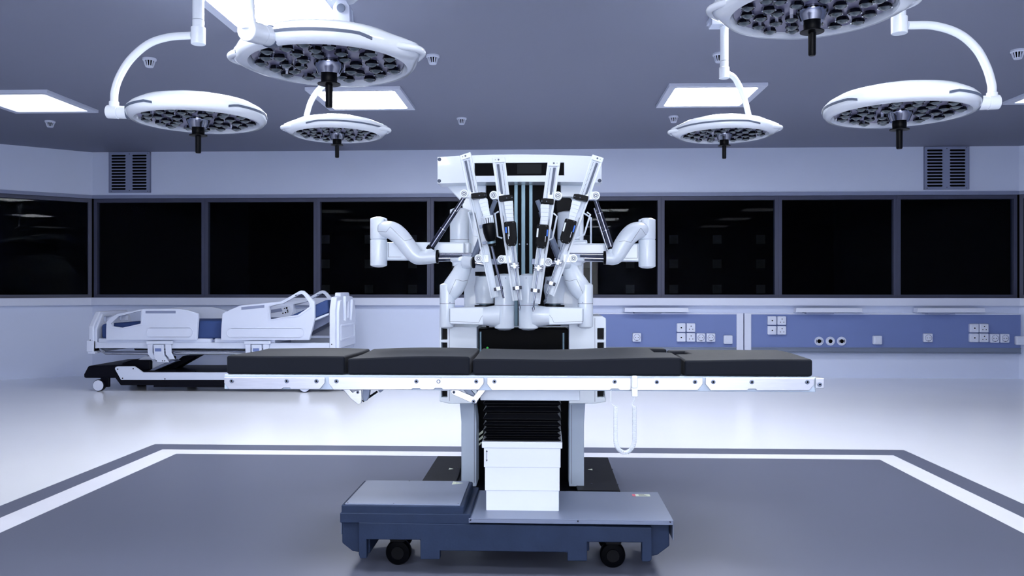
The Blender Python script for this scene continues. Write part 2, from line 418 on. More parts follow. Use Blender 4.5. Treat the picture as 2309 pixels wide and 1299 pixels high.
def socket(px, py, kind, label):
    p = at(px, py, YS-.04); cat = {'s': 'power socket', 'h': 'outlet', 't': 'outlet', 'b': 'switch'}[kind]
    nm = {'s': 'power_socket', 'h': 'aerial_outlet', 't': 'three_pin_outlet', 'b': 'wall_switch'}[kind]
    t = thing(nm, (p.x, YS, p.z), label, cat, {'s': 'round-recess power sockets', 'h': 'single-hole outlets', 't': 'three-hole outlets', 'b': 'plain switches'}[kind])
    sock_base(t, p, kind); y = YS-.05
    if kind == 's':
        MB().lathe([(.040, .0), (.043, .003), (.040, .004), (.036, -.001), (0, -.001)], o=(p.x, y, p.z), ax=(0, -1, 0), n=28).build('recess', 'vent', t)
        for dx in (-.017, .017): MB().cyl((p.x+dx, y-.003, p.z), (p.x+dx, y, p.z), .005, n=12).build('pin_hole', 'matblack', t)
        for dz in (-.037, .037): MB().box(p.x-.008, p.x+.008, y-.006, y, p.z+dz-.004, p.z+dz+.004).build('earth_clip', 'line' if dz < 0 else 'sill', t)
    elif kind == 'h':
        MB().lathe([(.036, 0), (.036, .002), (.033, .002), (.033, 0)], o=(p.x, y, p.z), ax=(0, -1, 0), n=28).build('ring', 'sill', t)
        MB().cyl((p.x, y-.004, p.z), (p.x, y, p.z), .009, n=12).build('hole', 'matblack', t)
    elif kind == 't':
        for dx, dz, rr in ((0, .02, .007), (-.021, -.019, .0055), (.021, -.019, .0055)):
            MB().cyl((p.x+dx, y-.003, p.z+dz), (p.x+dx, y, p.z+dz), rr, n=12).build('hole', 'matblack', t)
    else:
        MB().box(p.x-.036, p.x+.036, y-.007, y+.002, p.z-.036, p.z+.036).build('rocker', 'plastic', t, bevel=.003)
    done()
socket(1436, 761, 's', 'single power socket beside the robot, standing alone left on the blue panel')
g1 = 'in the middle cluster of the first blue panel'
socket(1536, 739, 'h', 'single-hole outlet, upper left '+g1); socket(1558, 739, 't', 'three-hole outlet, top '+g1)
socket(1536, 761, 'h', 'single-hole outlet, lower left '+g1); socket(1558, 761, 't', 'three-hole outlet, lower '+g1)
socket(1580.5, 761.5, 's', 'power socket beside the three-hole outlets '+g1); socket(1603, 761.5, 's', 'power socket at the right end '+g1)
socket(1642, 766, 'b', 'plain white switch beside the pale vertical panel joint')
g2 = 'in the square block of four right of the panel joint'
socket(1741, 723, 'h', 'single-hole outlet, upper left '+g2); socket(1763, 723, 't', 'three-hole outlet, upper right '+g2)
socket(1741, 745, 'h', 'single-hole outlet, lower left '+g2); socket(1763, 745, 't', 'three-hole outlet, lower right '+g2)
socket(1979, 767, 'b', 'plain white switch right of the round gas outlets')
socket(2093, 762, 's', 'single power socket under the rightmost wall light')
g3 = 'in the right-hand cluster of the long blue panel'
socket(2197, 740, 'h', 'single-hole outlet, upper left '+g3); socket(2219, 740, 't', 'three-hole outlet, top '+g3)
socket(2197, 762, 'h', 'single-hole outlet, lower left '+g3); socket(2219, 762, 't', 'three-hole outlet, lower '+g3)
socket(2243, 763, 's', 'power socket beside the three-hole outlets '+g3); socket(2266, 763, 's', 'power socket at the right end '+g3)
socket(2301, 768, 'b', 'plain white switch cut by the right edge of the photo')
for px, l in ((1847.5, 'left'), (1873, 'middle'), (1898.5, 'right')):
    p = at(px, 769.5, YS-.02)
    t = thing('gas_outlet', (p.x, YS, p.z), l+' one of the three round black-centred gas outlets', 'gas outlet', 'round gas outlets')
    MB().lathe([(0, 0), (.056, 0), (.056, .016), (.050, .02), (.044, .012), (.040, .018), (.026, .018), (.026, .01), (0, .01)], o=(p.x, YS, p.z), ax=(0, -1, 0), n=36).build('collar', 'sill', t)
    MB().lathe([(0, .008), (.025, .008), (.024, .021), (0, .022)], o=(p.x, YS, p.z), ax=(0, -1, 0), n=24).build('plug', 'matblack', t)
    if px != 1873:
        for s_ in (-1, 1): MB().box(p.x+s_*.034-.003, p.x+s_*.034+.003, YS-.021, YS-.015, p.z-.018, p.z+.018).build('key_slot', 'matblack', t)
    done()

# ================================================================ SURGICAL LAMPS
lens_cache = {}
def lamp_head(t, C, s, ears, strips, spin=0.0):
    C = Vector(C); n = 144
    prof = [(.318, .034, 0), (.326, .002, 0), (.335, -.008, 0), (.356, -.006, .35), (.372, .012, .9), (.376, .032, 1), (.374, .052, .9), (.352, .074, .45), (.305, .100, 0), (.21, .124, 0), (.10, .137, 0), (0, .140, 0)]
    m = MB(); V = []
    for r, z, wt in prof:
        for j in range(n):
            a = 2*math.pi*j/n; e = 0; zz = z
            for ea in ears:
                d = (math.degrees(a)-ea+180) % 360-180; g = math.exp(-(d/13)**2)
                e += .036*g*wt; zz += .010*g*wt*(1 if z > .02 else .2)
            rr = max(r+e, 1e-4); V.append(C + s*Vector((rr*math.cos(a), rr*math.sin(a), zz)))
    fs = [(i*n+j, i*n+(j+1) % n, (i+1)*n+(j+1) % n, (i+1)*n+j) for i in range(len(prof)-1) for j in range(n)]
    m.add(V, fs); hd = m.build('lamp_housing', 'lampwhite', t, smooth=50)
    # handle loops
    for ea in ears:
        P = []
        for da, rr, zz in ((-19, .360, .028), (-13, .385, .029), (-7, .408, .031), (-2.5, .419, .032), (2.5, .419, .032), (7, .408, .031), (13, .385, .029), (19, .360, .028)):
            a = R(ea+da); P.append(C + s*Vector((rr*math.cos(a), rr*math.sin(a), zz)))
        MB().tube(cr(P, 5), .0155*s, n=12).build('grip_loop', 'lampwhite', t, smooth=60)
    for a0, a1 in strips:
        k = max(4, int((a1-a0)/4)); mm = MB(); V = []
        for i in range(k+1):
            a = R(a0+(a1-a0)*i/k); e = sum(.036*math.exp(-(((math.degrees(a)-ea+180) % 360-180)/13)**2) for ea in ears)
            lift = .012*min(1, 4*(1-abs(2*i/k-1)))
            for rr, zz in ((.360+e, .020+lift), (.3785+e, .020+lift), (.3795+e, .032+lift), (.360+e, .032+lift)):
                V.append(C + s*Vector((rr*math.cos(a), rr*math.sin(a), zz)))
        fs = []
        for i in range(k):
            for q in range(4): fs.append((i*4+q, (i+1)*4+q, (i+1)*4+(q+1) % 4, i*4+(q+1) % 4))
        fs += [(0, 1, 2, 3), tuple(k*4+q for q in (3, 2, 1, 0))]
        mm.add(V, fs).build('bumper_strip', 'grey', t, smooth=40)
    MB().lathe([(0, .017), (.3195, .017), (.3195, .024), (0, .024)], o=C, n=64).build('reflector_plate', 'reflector', t) if s == 1 else \
        MB().lathe([(0, .017*s), (.3195*s, .017*s), (.3195*s, .024*s), (0, .024*s)], o=C, n=64).build('reflector_plate', 'reflector', t)
    # lens cells
    if s not in lens_cache:
        mm = MB(); V = []
        for rr, z in ((.0205, .020), (.0255, .014), (.0290, .006), (.0290, .000), (.0255, -.001), (.0245, .003)):
            for q in range(8):
                a = R(22.5+45*q); V.append((rr*s*math.cos(a), rr*s*math.sin(a), z*s))
        mm.add(V, [(i*8+q, i*8+(q+1) % 8, (i+1)*8+(q+1) % 8, (i+1)*8+q) for i in range(5) for q in range(8)])
        mm.lathe([(0, -.011*s), (.008*s, -.0098*s), (.015*s, -.0065*s), (.0215*s, -.0015*s), (.0248*s, .004*s)], n=20, mi=1)
        for q in (0, 3): a = R(45*q); mm.obox((.0287*s*math.cos(a), .0287*s*math.sin(a), .009*s), Vector((math.cos(a), math.sin(a), 0))*.0018*s, Vector((-math.sin(a), math.cos(a), 0))*.007*s, Vector((0, 0, .009*s)), 2)
        ob = mm.build('lens_cell', ['blackchrome', 'lens', 'chrome'], t, smooth=30, org=(0, 0, 0)); lens_cache[s] = ob.data
        bpy.data.objects.remove(ob)
    me = lens_cache[s]; k = 0
    for rr, cnt, off in ((.125, 7, 10), (.195, 12, 0), (.272, 18, 5)):
        for q in range(cnt):
            a = R(off+spin+360*q/cnt); r2 = rr+(.014 if q % 2 else -.010)
            o = bpy.data.objects.new('lens_cell', me); COL.objects.link(o); o.parent = t
            o.location = C + s*Vector((r2*math.cos(a), r2*math.sin(a), 0)) - ORG; o.rotation_euler = (0, 0, a)
    MB().lathe([(0, .03), (.062, .03), (.066, .015), (.064, 0), (.056, -.018), (.047, -.04), (0, -.04)] if s == 1 else [(r*s, z*s) for r, z in ((0, .03), (.062, .03), (.066, .015), (.064, 0), (.056, -.018), (.047, -.04), (0, -.04))], o=C, n=40).build('centre_bell', 'dchrome', t)
    bl = MB().lathe([(r*s, z*s) for r, z in ((0, -.04), (.034, -.04), (.035, -.052), (.034, -.072), (.030, -.078), (.049, -.080), (.049, -.084), (.016, -.087), (.0155, -.176), (.013, -.182), (0, -.182))], o=C, n=36)
    bl.build('handle', 'black', t)
def arc_tube(t, P, r, name='arm'):
    MB().tube(cr(P, 8), r, n=18).build(name, 'lampwhite', t, smooth=60)
def up(t, p, r, top, rt=None):
    MB().cyl(p, (p.x, p.y, top), r, n=28).build('pole', 'lampwhite', t, bevel=.002)
def ceil_mount(t, x, y, r=.11):
    MB().lathe([(0, 0), (r, 0), (r, -.02), (r*.8, -.035), (0, -.035)], o=(x, y, CEIL), n=36).build('ceiling_plate', 'lampwhite', t)

# B : left lamp with the big arc, E its mirror on the right
def side_lamp(cp, jl, Y, arcpx, polex, cyl_y, label, ears, strips, side):
    C = at(cp[0], cp[1], Y); t = thing('surgical_lamp', (at(polex, 80, Y).x, Y, CEIL), label, 'surgical lamp', 'ceiling surgical lamps')
    lamp_head(t, C, 1.0, ears, strips)
    pj0 = at(jl[0], jl[1], Y); pj1 = at(jl[2], jl[3], Y)
    d = (pj1-pj0).normalized()
    m = MB(); m.cyl(pj0, pj0+(pj1-pj0)*.52, .038, n=32); m.cyl(pj0+(pj1-pj0)*.535, pj1, .0365, n=32); m.cyl(pj0+(pj1-pj0)*.5, pj0+(pj1-pj0)*.6, .034, n=32)
    m.build('swivel_joint', 'lampwhite', t, bevel=.003)
    MB().cyl(pj1-d*.004, pj1+d*.035, .041, n=28).build('joint_gasket', 'grey', t, bevel=.004)
    P = [at(a, b, Y) for a, b in arcpx]; arc_tube(t, P, .0215)
    MB().cyl(P[0]+Vector((0, 0, .012)), P[0]-Vector((0, 0, .03)), .027, n=28).build('arm_socket', 'lampwhite', t, bevel=.003)
    a = at(polex, cyl_y[0], Y); b = at(polex, cyl_y[1], Y)
    MB().cyl(a, b, .0405, n=36).build('swivel_sleeve', 'lampwhite', t, bevel=.004)
    b2 = at(polex, cyl_y[0]-16, Y); MB().cyl(b2, a-Vector((0, 0, .02)), .0325, n=32).build('pole_collar', 'lampwhite', t, bevel=.0015)
    up(t, b2+Vector((0, 0, .002)), .0318, CEIL); ceil_mount(t, a.x, Y); done()
side_lamp((447, 273), (243, 252, 290, 254), 4.58, [(257, 234), (259, 205), (270, 172), (295, 133), (335, 99), (380, 84), (432, 80)], 447, (62, 100),
          'white surgical lamp on a big curved arm, hanging at the left above the bed', [95], [(195, 256), (317, 372)], -1)
side_lamp((2028, 257), (2251, 230, 2203, 233), 4.35, [(2237, 214), (2236, 190), (2224, 150), (2200, 108), (2160, 75), (2105, 58), (2047, 57)], 2028, (38, 76),
          'white surgical lamp at the right with its big curved arm arching to the right edge', [85], [(162, 217), (282, 345)], 1)
# C and F : small rear lamps
def rear_lamp(cp, Y, s, arcpx, pole, knuckle, label, ears, strips):
    C = at(cp[0], cp[1], Y); kp = at(knuckle[0], knuckle[1], Y)
    t = thing('surgical_lamp', (kp.x, Y, CEIL), label, 'surgical lamp', 'ceiling surgical lamps')
    lamp_head(t, C, s, ears, strips, 17)
    P = [at(a, b, Y+dy) for a, b, dy in arcpx]; arc_tube(t, P, .0175)
    a = at(pole[0], pole[1], Y); b = at(pole[0], pole[2], Y); c = at(pole[0], pole[3], Y)
    MB().cyl(b, c, .031, n=32).build('swivel_sleeve', 'lampwhite', t, bevel=.003)
    MB().cyl(at(pole[0], pole[2]-13, Y), b, .0255, n=32).build('pole_collar', 'lampwhite', t, bevel=.0015)
    MB().cyl(a, at(pole[0], pole[2]-14, Y), .0248, n=32).build('pole', 'lampwhite', t)
    # knuckle bracket
    w = .055; 
    for s_ in (-1, 1):
        MB().prism([(kp.x-w, kp.z-.075), (kp.x+w, kp.z-.075), (kp.x+w*.9, kp.z+.02), (kp.x+w*.5, kp.z+.055), (kp.x-w*.5, kp.z+.055), (kp.x-w*.9, kp.z+.02)], Y+s_*.04-.012, Y+s_*.04+.012).build('hinge_cheek', 'plastic', t, bevel=.004)
    MB().cyl((kp.x, Y-.064, kp.z+.005), (kp.x, Y+.06, kp.z+.005), .026, n=28).build('hinge_pin', 'greymetal', t, bevel=.002)
    MB().box(kp.x-w, kp.x+w, Y-.052, Y+.052, kp.z-.09, kp.z-.07).build('hinge_base', 'plastic', t, bevel=.004)
    MB().cyl((kp.x, Y, kp.z-.07), (kp.x, Y, CEIL), .026, n=28).build('upper_arm', 'plastic', t)
    if abs(kp.x-a.x) > .02: MB().cyl((kp.x, Y, kp.z-.085), a, .028, n=24).build('elbow', 'lampwhite', t, bevel=.004)
    ceil_mount(t, kp.x, Y, .09); done()
rear_lamp((760, 304), 5.0, .775, [(752, 180, 0), (733, 190, 0), (715, 207, .02), (700, 232, .05), (691, 262, .08)], (758, 48, 152, 180), (774, 27),
          'small white surgical lamp low in the background left, partly behind the big left lamp', [200, 358, 122], [(247, 368)])
rear_lamp((1633, 305), 5.0, .775, [(1641, 166, 0), (1655, 175, 0), (1668, 196, .02), (1680, 228, .05), (1689, 264, .08)], (1633, 48, 152, 177), (1622, 27),
          'small white surgical lamp low in the background right, on a straight pole', [343, 175, 58], [(172, 301)])
# A : big left lamp
C = at(742, 147, 3.5)
t = thing('surgical_lamp', (C.x-.35, 3.3, CEIL), 'largest fully visible surgical lamp, upper left, joint at its left shoulder', 'surgical lamp', 'ceiling surgical lamps')
lamp_head(t, C, 1.0, [182, 348, 85], [(240, 311), (166, 200)])
j0 = at(555, 68, 3.02); j1 = at(607, 82, 3.17); d = (j1-j0).normalized()
m = MB(); m.cyl(j0, j0+(j1-j0)*.6, .0400, n=36); m.cyl(j0+(j1-j0)*.61, j1, .0385, n=36); m.cyl(j0+(j1-j0)*.5, j1-d*.01, .036, n=32)
m.build('swivel_joint', 'lampwhite', t, bevel=.004)
MB().cyl(j1-d*.01, j1+d*.035, .043, n=28).build('joint_gasket', 'grey', t, bevel=.005)
P = [at(561, 50, 3.04), at(561, 20, 3.04), at(558, -12, 3.04), at(548, -50, 3.04)]
MB().cyl(P[0]-Vector((0, 0, .03)), P[0]+Vector((0, 0, .015)), .0275, n=28).build('arm_socket', 'lampwhite', t, bevel=.003)
P += [Vector((P[3].x-.06, 3.06, P[3].z+.14)), Vector((C.x-.36, 3.2, CEIL-.2)), Vector((C.x-.35, 3.3, CEIL))]
arc_tube(t, P, .0225); ceil_mount(t, C.x-.35, 3.3); done()
# D : big right lamp cut by the top edge
C = at(1831, 28, 3.5)
t = thing('surgical_lamp', (C.x+.1, 3.9, CEIL), 'big surgical lamp cut off by the top edge of the photo, upper right', 'surgical lamp', 'ceiling surgical lamps')
lamp_head(t, C, 1.0, [172, -6, 75], [(150, 166), (12, 30), (215, 320)], 6)
P = [C+Vector((.30, .2, .06)), C+Vector((.40, .34, .16)), C+Vector((.38, .42, .32)), Vector((C.x+.25, 3.92, CEIL-.12)), Vector((C.x+.1, 3.92, CEIL))]
arc_tube(t, P, .0225); ceil_mount(t, C.x+.1, 3.92); done()

# ================================================================ OPERATING TABLE
YT = 3.25
xT = lambda px, Y=YT: X_(px, Y)
tb = thing('operating_table', (xT(1170), 3.5, 0), 'operating table with four charcoal cushions, steel side rails and a wheeled navy base', 'operating table')
def cushion(x0, x1, y0, y1, z0, z1, wave, notch=None, nx=46, ny=16):
    # slab with a softly waved top; notch(x, y) -> True leaves the cell out
    m = MB(); V = []; idx = {}
    xs_ = [x0+(x1-x0)*i/nx for i in range(nx+1)]; ys_ = [y0+(y1-y0)*j/ny for j in range(ny+1)]
    inc = lambda i, j: 0 <= i < nx and 0 <= j < ny and not (notch and notch((xs_[i]+xs_[i+1])/2, (ys_[j]+ys_[j+1])/2))
    def vid(i, j, top):
        k = (i, j, top)
        if k not in idx:
            x, y = xs_[i], ys_[j]; idx[k] = len(V); V.append((x, y, (z1+wave(x, y)) if top else z0))
        return idx[k]
    fs = []
    for i in range(nx):
        for j in range(ny):
            if not inc(i, j): continue
            fs.append((vid(i, j, 1), vid(i+1, j, 1), vid(i+1, j+1, 1), vid(i, j+1, 1)))
            fs.append((vid(i, j, 0), vid(i, j+1, 0), vid(i+1, j+1, 0), vid(i+1, j, 0)))
            for di, dj, a, b in ((-1, 0, (i, j+1), (i, j)), (1, 0, (i+1, j), (i+1, j+1)), (0, -1, (i, j), (i+1, j)), (0, 1, (i+1, j+1), (i, j+1))):
                if not inc(i+di, j+dj): fs.append((vid(*a, 0), vid(*b, 0), vid(*b, 1), vid(*a, 1)))
    return m.add(V, fs)
YM1 = 3.74
zc0, zc1 = Z_(846.5, YT), Z_(807.5, YT)
g = .006
seams = [xT(509.5), xT(779.5), xT(1062.5), xT(1541), xT(1833.5)]
def bumpw(seed, amp=.006):
    a, b, c = seed, seed*1.7, seed*.6
    return lambda x, y: amp*(math.sin(5.2*x+a)+.6*math.sin(9*x+b+2*y))*.7 + .003*math.sin(8*y+c)
nx_ = xT(1541)
def notch3(x, y): return y > 3.50 and y < 3.64 and x > nx_-.085
def notch4(x, y): return y > 3.50 and y < 3.64 and x < nx_+.075
for k in range(4):
    nt = notch3 if k == 2 else notch4 if k == 3 else None
    yb1 = YM1
    c = cushion(seams[k]+(0 if k == 0 else g), seams[k+1]-(0 if k == 3 else g), YT+.004, yb1, zc0, zc1-(.0 if k else -.0), bumpw(1.3+k*2.1), nt)
    ob = c.build('cushion', 'rubber', tb, bevel=.009, seg=3, smooth=60)
# tray under the cushions
zr0, zr1 = Z_(881, YT), Z_(848, YT)
MB().box(seams[0]-.002, seams[4]-.004, YT+.012, YM1-.01, zr1-.016, zr1+.001).build('table_frame', 'cart', tb, bevel=.002)
MB().box(xT(505), xT(1840), YT+.004, YT+.02, zr0, zr1).build('side_rail', 'cart', tb, bevel=.002)
MB().box(xT(505), xT(1840), YM1-.02, YM1-.004, zr0, zr1).build('side_rail', 'cart', tb, bevel=.002)
def rail_plate(a, b, notches, ch=14, Y0=YT-.007, yt0=850.5, yt1=851.5, yb=877.5, r=1):
    P = [(a, yt0), (b, yt1), (b, yb-ch)]
    P += [(b-ch*.8, yb)] if ch else [(b, yb)]
    for n_ in sorted(notches, reverse=True): P += [(n_+11, yb), (n_+8, yb-3.4), (n_-8, yb-3.4), (n_-11, yb)]
    P += [(a+ch*.8, yb), (a, yb-ch)] if ch else [(a, yb)]
    q = [(at(x, y, YT).x, at(x, y, YT).z) for x, y in P]
    MB().prism(q, Y0, YT+.004).build('rail_plate', 'steel', tb, bevel=.0015)
def screw(px, py, Y, parent, r=.0085, m='greymetal'):
    p = at(px, py, Y)
    mm = MB().lathe([(0, 0), (r, 0), (r, .004), (r*.75, .0065), (r*.5, .0065), (r*.5, .003), (0, .003)], o=(p.x, Y, p.z), ax=(0, -1, 0), n=18)
    mm.lathe([(0, .0032), (r*.48, .0032)], o=(p.x, Y, p.z), ax=(0, -1, 0), n=12, mi=1)
    mm.build('screw', [m, 'matblack'], parent)
rail_plate(507, 733, [647])
rail_plate(742, 1091, [939, 989], yt0=851, yt1=852, yb=878.5)
rail_plate(1098.5, 1584, [1386], yt0=851.5, yt1=853, yb=879.5)
rail_plate(1590.5, 1835, [1695], yt0=852, yt1=853, yb=880)
for px in (523, 647, 714, 759, 939, 989, 1074, 1115, 1386, 1567, 1608, 1695, 1820): screw(px, 859+(px-523)*.002, YT-.007, tb)
for a, b in ((981, 997), (1473, 1489)):
    q = [(at(x, y, YT).x, at(x, y, YT).z) for x, y in ((a, 852), (b, 852), (b, 874), (a, 874))]
    MB().prism(q, YT-.011, YT-.004).build('bracket', 'steel', tb, bevel=.001); 
screw(1481, 861.5, YT-.012, tb)
a = at(1838, 875, YT); b = at(1856.5, 854, YT)
MB().box(a.x, b.x, YT-.008, YT+.06, a.z, b.z+.002).build('rail_end_block', 'steel', tb, bevel=.0015); screw(1848, 867, YT-.009, tb)
# links under the rail
def link(P, Y0, Y1, m='steel', name='hinge_link', bev=.002):
    q = [(at(x, y, YT).x, at(x, y, YT).z) for x, y in P]
    return MB().prism(q, Y0, Y1).build(name, m, tb, bevel=bev)
link([(767, 876), (781, 876), (792, 887), (801, 882), (812, 880), (813, 903), (811, 912), (804, 914), (787, 900)], YT+.022, YT+.034)
link([(814, 880), (830, 880), (827, 898), (822, 907), (815, 908), (812, 898)], YT+.036, YT+.06, 'greymetal')
MB().cyl(at(818, 905, YT+.07), at(851, 883, YT+.07), .0045, n=14).build('gas_spring', 'black', tb)
link([(846, 880), (857, 880), (856, 886), (850, 890), (846, 887)], YT+.06, YT+.075, 'greymetal')
def bar_link(a, b, w, Y0, Y1, m='steel'):
    A = at(a[0], a[1], YT); B = at(b[0], b[1], YT); d = Vector((B.x-A.x, 0, B.z-A.z)).normalized(); n = Vector((-d.z, 0, d.x)); q = []
    for s_, c_ in ((1, B), (-1, A)):
        a0 = math.atan2(d.z*s_, d.x*s_)
        for k in range(-4, 5):
            an = a0+k*math.pi/8; q.append((c_.x+w*math.cos(an), c_.z+w*math.sin(an)))
    MB().prism(q, Y0, Y1).build('hinge_link', m, tb, bevel=.0015)
bar_link((1023, 885), (1068, 905), .0125, YT+.02, YT+.03); bar_link((1068, 905), (1086, 882), .0115, YT+.031, YT+.04)
bar_link((1048, 880), (1068, 902), .011, YT+.045, YT+.065, 'greymetal')
screw(1068, 905.5, YT+.02, tb, .008); screw(1023.5, 884.5, YT+.02, tb, .006); screw(772, 878.5, YT+.022, tb, .005); screw(807, 884.5, YT+.022, tb, .006)
# column
YC = 3.38
xa, xb = X_(1088, YC), X_(1266, YC)
pl = at(1083, 903, YC-.02); pr = at(1308, 882, YC-.02)
MB().box(pl.x, pr.x, YC-.02, YC+.30, pl.z, zr0+.02).build('head_plate', 'white', tb, bevel=.003)
bel = MB(); zt = pl.z; zb_ = Z_(999, YC); ys0 = YC+.012; ys1 = YC+.27
folds = [0, .10, .17, .28, .33, .46, .52, .60, .66, .72, .78, .84, .90, .95, 1.0]
V = []; ringn = 0
for i, f in enumerate(folds):
    ins = .016 if i % 2 == 0 else 0.0
    z = zt+(zb_-zt)*f
    V += [(xa+ins, ys0+ins, z), (xb-ins, ys0+ins, z), (xb-ins, ys1-ins, z), (xa+ins, ys1-ins, z)]
fs = [(i*4+q, i*4+(q+1) % 4, (i+1)*4+(q+1) % 4, (i+1)*4+q) for i in range(len(folds)-1) for q in range(4)]
fs = [tuple(reversed(f)) for f in fs]
bel.add(V, fs).build('bellows', 'black', tb, bevel=.0025, smooth=30)
def colbox(x0p, x1p, yt, yb, dy, m='lampwhite', name='column_section'):
    a = at(x0p, yb, YC); b = at(x1p, yt, YC)
    MB().box(a.x, b.x, YC+dy, YC+.28-dy, a.z, b.z).build(name, m, tb, bevel=.0025)
colbox(1086.5, 1268, 997, 1010, -.004, name='column_collar'); colbox(1091, 1264, 1008, 1054, .002); colbox(1093, 1262, 1052, 1107, .006); colbox(1095.5, 1260.5, 1105, 1156.5, .010)
p = at(1097.5, 1028, YC); 
m = MB(); m.box(p.x-.001, p.x+.001, YC+.0005, YC+.004, p.z-.02, p.z+.02)
for s_ in (1, -1): m.prism([(p.x-.004, p.z+s_*.016), (p.x+.004, p.z+s_*.016), (p.x, p.z+s_*.025)], YC+.0005, YC+.004)
m.build('height_arrow', 'line', tb, smooth=0)
# base
YB0, YB1 = 3.27, 3.72
def bp(lst): return [(at(x, y, YB0).x, at(x, y, YB0).z) for x, y in lst]
core = bp([(766, 1165), (1512, 1178), (1513, 1238), (1485, 1259), (1462, 1263), (1462, 1222), (1330, 1222), (1330, 1250), (948, 1246), (948, 1217), (830, 1216), (830, 1256), (790, 1250), (766, 1231)])
MB().prism(core, YB0+.035, YB1).build('base_body', 'navy', tb, bevel=.006)
front = bp([(808.5, 1178), (1470, 1190), (1470, 1262), (1465, 1267), (1447.5, 1267), (1447.5, 1224), (1324, 1223), (1324, 1266), (1279.5, 1265.5), (1279.5, 1246), (992, 1242.5), (992, 1262), (948, 1262), (947.5, 1218), (826.5, 1217), (826.5, 1260), (812, 1260), (808.5, 1250)])
MB().prism(front, YB0, YB0+.036).build('front_panel', 'navy', tb, bevel=.004)
a = at(768, 1178, YB0); b = at(1056, 1160, YB0)
MB().box(at(766, 1178, YB0).x, at(1060, 1160, YB0).x, YB0+.002, YB1, a.z-.004, b.z).build('base_step', 'navy', tb, bevel=.005)
a = at(768, 1161, YB0); b = at(1045, 1143, YB0)
MB().box(a.x, b.x, YB0+.01, YB1-.02, a.z, b.z).build('battery_box', 'navy', tb, bevel=.006)
a2 = at(776, 1142.5, YB0); b2 = at(1037, 1142.5, YB0)
cv = MB().box(a2.x, b2.x, YB0+.014, YB1-.035, b.z-.001, b.z+.005).build('box_cover', 'cover', tb, bevel=.0015)
zc = b.z+.005
for fx, fy in ((.02, .02), (.42, .02), (.98, .02), (.42, .98)):
    x = a2.x+(b2.x-a2.x)*fx; y = YB0+.014+(YB1-.05-YB0)*fy
    MB().cyl((x, y, zc), (x, y, zc+.001), .003, n=10).build('screw', 'line', cv)
# warning triangle on the cover
tx, ty = b2.x-.052, YB1-.075
MB().prism([(tx-.02, ty-.028), (tx-.02, ty+.028), (tx+.028, ty)], zc, zc+.0008, axis='Z').build('warning_label', 'label', cv, smooth=0)
MB().prism([(tx-.004, ty-.004), (tx+.006, ty), (tx-.004, ty+.004)], zc+.0008, zc+.0012, axis='Z').build('warning_mark', 'line', cv, smooth=0)
cxl, cxr = at(1057, 1172, YB0).x, at(1518.5, 1172, YB0).x
zt1 = at(1060, 1168.5, YB0).z; 
m = MB(); m.box(cxl, cxr, YB0-.003, YB1+.003, zt1-.004, zt1); m.box(cxl, cxr, YB0-.003, YB0, zt1-.018, zt1-.004); m.box(cxr-.003, cxr, YB0-.003, YB1+.003, zt1-.078, zt1-.004)
m2 = m; cov = m2.build('base_cover', 'cover', tb, bevel=.0012)
m = MB(); e = at(762, 1174, YB0); m.box(e.x, e.x+.003, YB0+.05, YB1-.03, e.z-.07, e.z); m.build('end_plate', 'cover', tb)
for px in (1060.5, 1303, 1511): screw(px, 1172.5+(px-1060)*.010, YB0-.003, cov, .0035, 'line')
lx, ly = cxr-.095, YB1-.06
MB().prism([(lx-.012, ly-.018), (lx+.052, ly-.018), (lx+.052, ly+.018), (lx-.012, ly+.018)], zt1, zt1+.0008, axis='Z').build('sticker', 'label', cov, smooth=0)
MB().prism([(lx-.026, ly-.018), (lx-.012, ly-.018), (lx-.012, ly+.018), (lx-.026, ly+.018)], zt1, zt1+.0008, axis='Z').build('sticker_band', 'red', cov, smooth=0)
for k in range(3): MB().box(lx+.002, lx+.04-.006*k, ly-.012+k*.010, ly-.009+k*.010, zt1+.0008, zt1+.0012).build('sticker_print', 'line', cov, smooth=0)
def caster(px, Y, r=.052):
    x = X_(px, Y)
    wm = MB().lathe([(0, -.024), (r*.6, -.024), (r*.92, -.022), (r, -.014), (r, .014), (r*.92, .022), (r*.6, .024), (0, .024)], o=(x, Y, r), ax=(0, 1, 0), n=40)
    wh = wm.build('caster', 'blackgloss', tb)
    MB().lathe([(0, -.027), (r*.5, -.027), (r*.52, -.024), (0, -.024)], o=(x, Y, r), ax=(0, 1, 0), n=30).build('hub', 'black', wh)
    fk = MB(); fk.box(x-.03, x+.03, Y-.032, Y+.032, r*1.9, r*1.9+.05); fk.box(x-.022, x+.022, Y+.026, Y+.032, r, r*2); fk.build('fork', 'black', wh, bevel=.003)
caster(899, 3.40); caster(1381, 3.40); caster(905, 3.62); caster(1375, 3.62)
done()
# hand control and coiled cord (hangs on the rail)
YH = YT-.045
pc = at(1431, 870, YH)
hc = thing('hand_control', (pc.x, YH, pc.z), 'white hand control clipped on the table rail with a coiled white cord looping below', 'hand control')
a = at(1424, 894.5, YH); b = at(1437.5, 847, YH); mid = at(1431, 875, YH)
MB().box(a.x+.0005, b.x, YH-.012, YH+.006, mid.z, b.z).build('handset', 'lampwhite', hc, bevel=.005, seg=3)
MB().box(a.x, b.x+.0, YH-.014, YH+.008, a.z, mid.z).build('handset_foot', 'lampwhite', hc, bevel=.004, seg=3)
MB().box(a.x+.004, b.x-.004, YH+.006, YT-.012, mid.z, mid.z+.02).build('hook', 'white', hc, bevel=.002)
wp = [(1378, 880), (1377.5, 895), (1378, 908), (1383, 914), (1388, 917)]
yc = YH+.0
MB().tube(cr([at(x, y, yc) for x, y in wp], 6), .0014, n=8).build('cord_lead', 'lampwhite', hc)
wp = [(1430.5, 894), (1430, 902), (1426.5, 908), (1426, 913), (1430, 917)]
